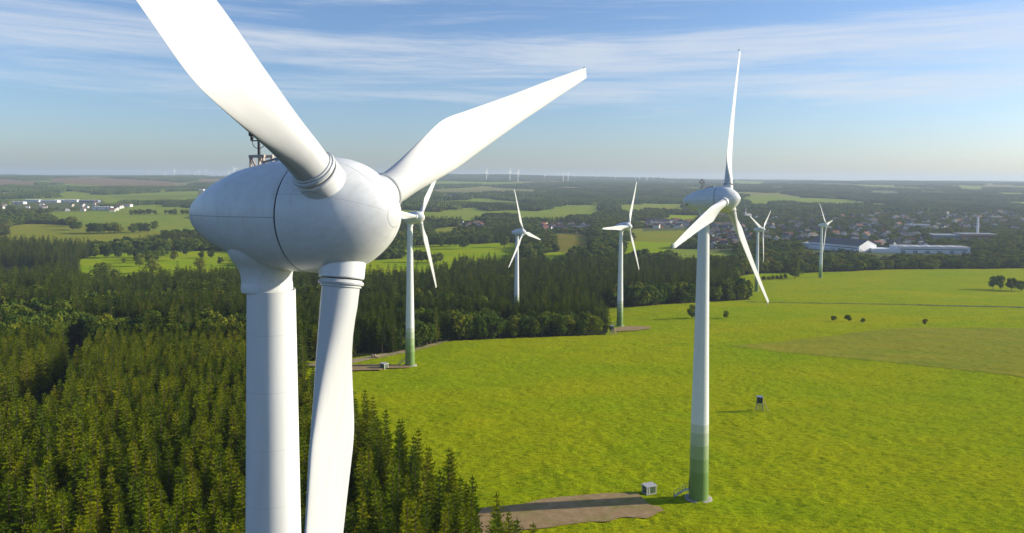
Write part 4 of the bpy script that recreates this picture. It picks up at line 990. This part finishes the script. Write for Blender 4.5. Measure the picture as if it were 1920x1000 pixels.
hall(1772, 449, 68, 40, 10, R(-4), 'pale blue flat-roofed factory hall left of the tall chimney', M['hallblue'], M['hallroof'])
hall(1828, 450, 70, 34, 13, R(-4), 'orange brick factory building at the foot of the tall chimney', M['hallbrick'], M['hallroof'], doors=3)
hall(1720, 427, 55, 25, 8, R(0), 'small flat white hall among the trees in the town', M['hallwhite'], M['hallroof'])
hall(1868, 413, 34, 16, 11, R(5), 'yellow apartment block in the town near the right picture edge', varied('yellow_render', (.55, .40, .14), (.48, .34, .12), .3, .8), M['hallroof'], name='apartment_block')
hall(1345, 409, 40, 14, 9, R(8), 'long brown roofed church hall behind the large turbine rotor', M['hallbrick'], ROOFS[2], 6, name='hall_building')
for i, (a_, b_, w_, lab) in enumerate(((20, 383, 110, 'long low white factory hall at the left picture edge'), (62, 379, 60, 'low white hall second from the left picture edge'), (95, 380, 70, 'low white hall left of the lone farm field'), (112, 379, 45, 'small white hall in the middle of the left industrial strip'),
      (135, 379, 50, 'white hall with light roof in the left industrial strip'), (168, 380, 75, 'blue-grey hall in the left industrial strip'), (193, 393, 60, 'white hall in front of the blue-grey hall on the left'), (232, 388, 55, 'red-roofed hall at the right end of the left industrial strip'),
      (378, 358, 30, 'white block building behind the nearest nacelle tail'), (400, 361, 60, 'white plant building with yellow silo behind the nearest nacelle tail'), (1515, 362, 80, 'white far hall on the right under the horizon'), (1595, 362, 110, 'long white far hall on the right under the horizon'))):
    wm = M['hallblue'] if i == 5 else M['hallwhite']; rm = ROOFS[1] if i == 7 else M['hallroof']
    hall(a_, b_, w_, 24, 9, R(random.uniform(-8, 8)), lab, wm, rm, doors=2)
X, Y = at(1842, 450); t = thing('chimney_stack', (X+4, Y+24, float(ground(X, Y))), 'tall slender white factory chimney on the right', 'chimney')
mb = MB(); mb.lathe([(2.6, -1), (1.9, 48)], 20); mb.build('shaft', M['hallwhite'], t, True); mb = MB(); mb.lathe([(2.0, 48), (2.15, 48.3), (2.15, 49.6), (1.6, 49.8), (1.5, 49)], 20); mb.build('rim', M['hallbrick'], t)
X, Y = at(1397, 412); t = thing('church', (X, Y, float(ground(X, Y))), 'church with slim grey pointed spire behind the right turbine rotor', 'church', None, .4)
mb = MB(); mb.box((0, 0, 11), (7, 7, 24)); mb.build('tower', WALLS[3], t); mb = MB(); mb.add([(-3.6, -3.6, 23), (3.6, -3.6, 23), (3.6, 3.6, 23), (-3.6, 3.6, 23), (0, 0, 46)], [(0, 1, 4), (1, 2, 4), (2, 3, 4), (3, 0, 4), (3, 2, 1, 0)]); mb.build('spire', ROOFS[0], t)
mb = MB(); mb.box((12, 0, 5), (18, 11, 12)); mb.add([(3.6, -6, 11), (21.5, -6, 11), (21.5, 6, 11), (3.6, 6, 11), (3.6, 0, 18), (21.5, 0, 18)], [(0, 1, 5, 4), (2, 3, 4, 5), (1, 2, 5), (3, 0, 4)]); mb.build('nave', WALLS[3], t)

# ------------------------------------------------------------------ haze
mb = MB(); mb.box((0, 12400, (-90+215)/2), (34000, 27600, 305)); hz = mb.mesh('haze', [])
hm = bpy.data.materials.new('haze_air'); hm.use_nodes = True; t = hm.node_tree; t.nodes.clear(); pv = t.nodes.new('ShaderNodeVolumePrincipled')
pv.inputs['Color'].default_value = (.73, .87, 1.0, 1); pv.inputs['Density'].default_value = 7.2e-5; pv.inputs['Anisotropy'].default_value = .15
ou = t.nodes.new('ShaderNodeOutputMaterial'); t.links.new(pv.outputs[0], ou.inputs['Volume']); hz.materials.append(hm); ho = link('haze', hz); tag(ho, 'thin blue-white haze over the landscape', 'haze', None, 'stuff')
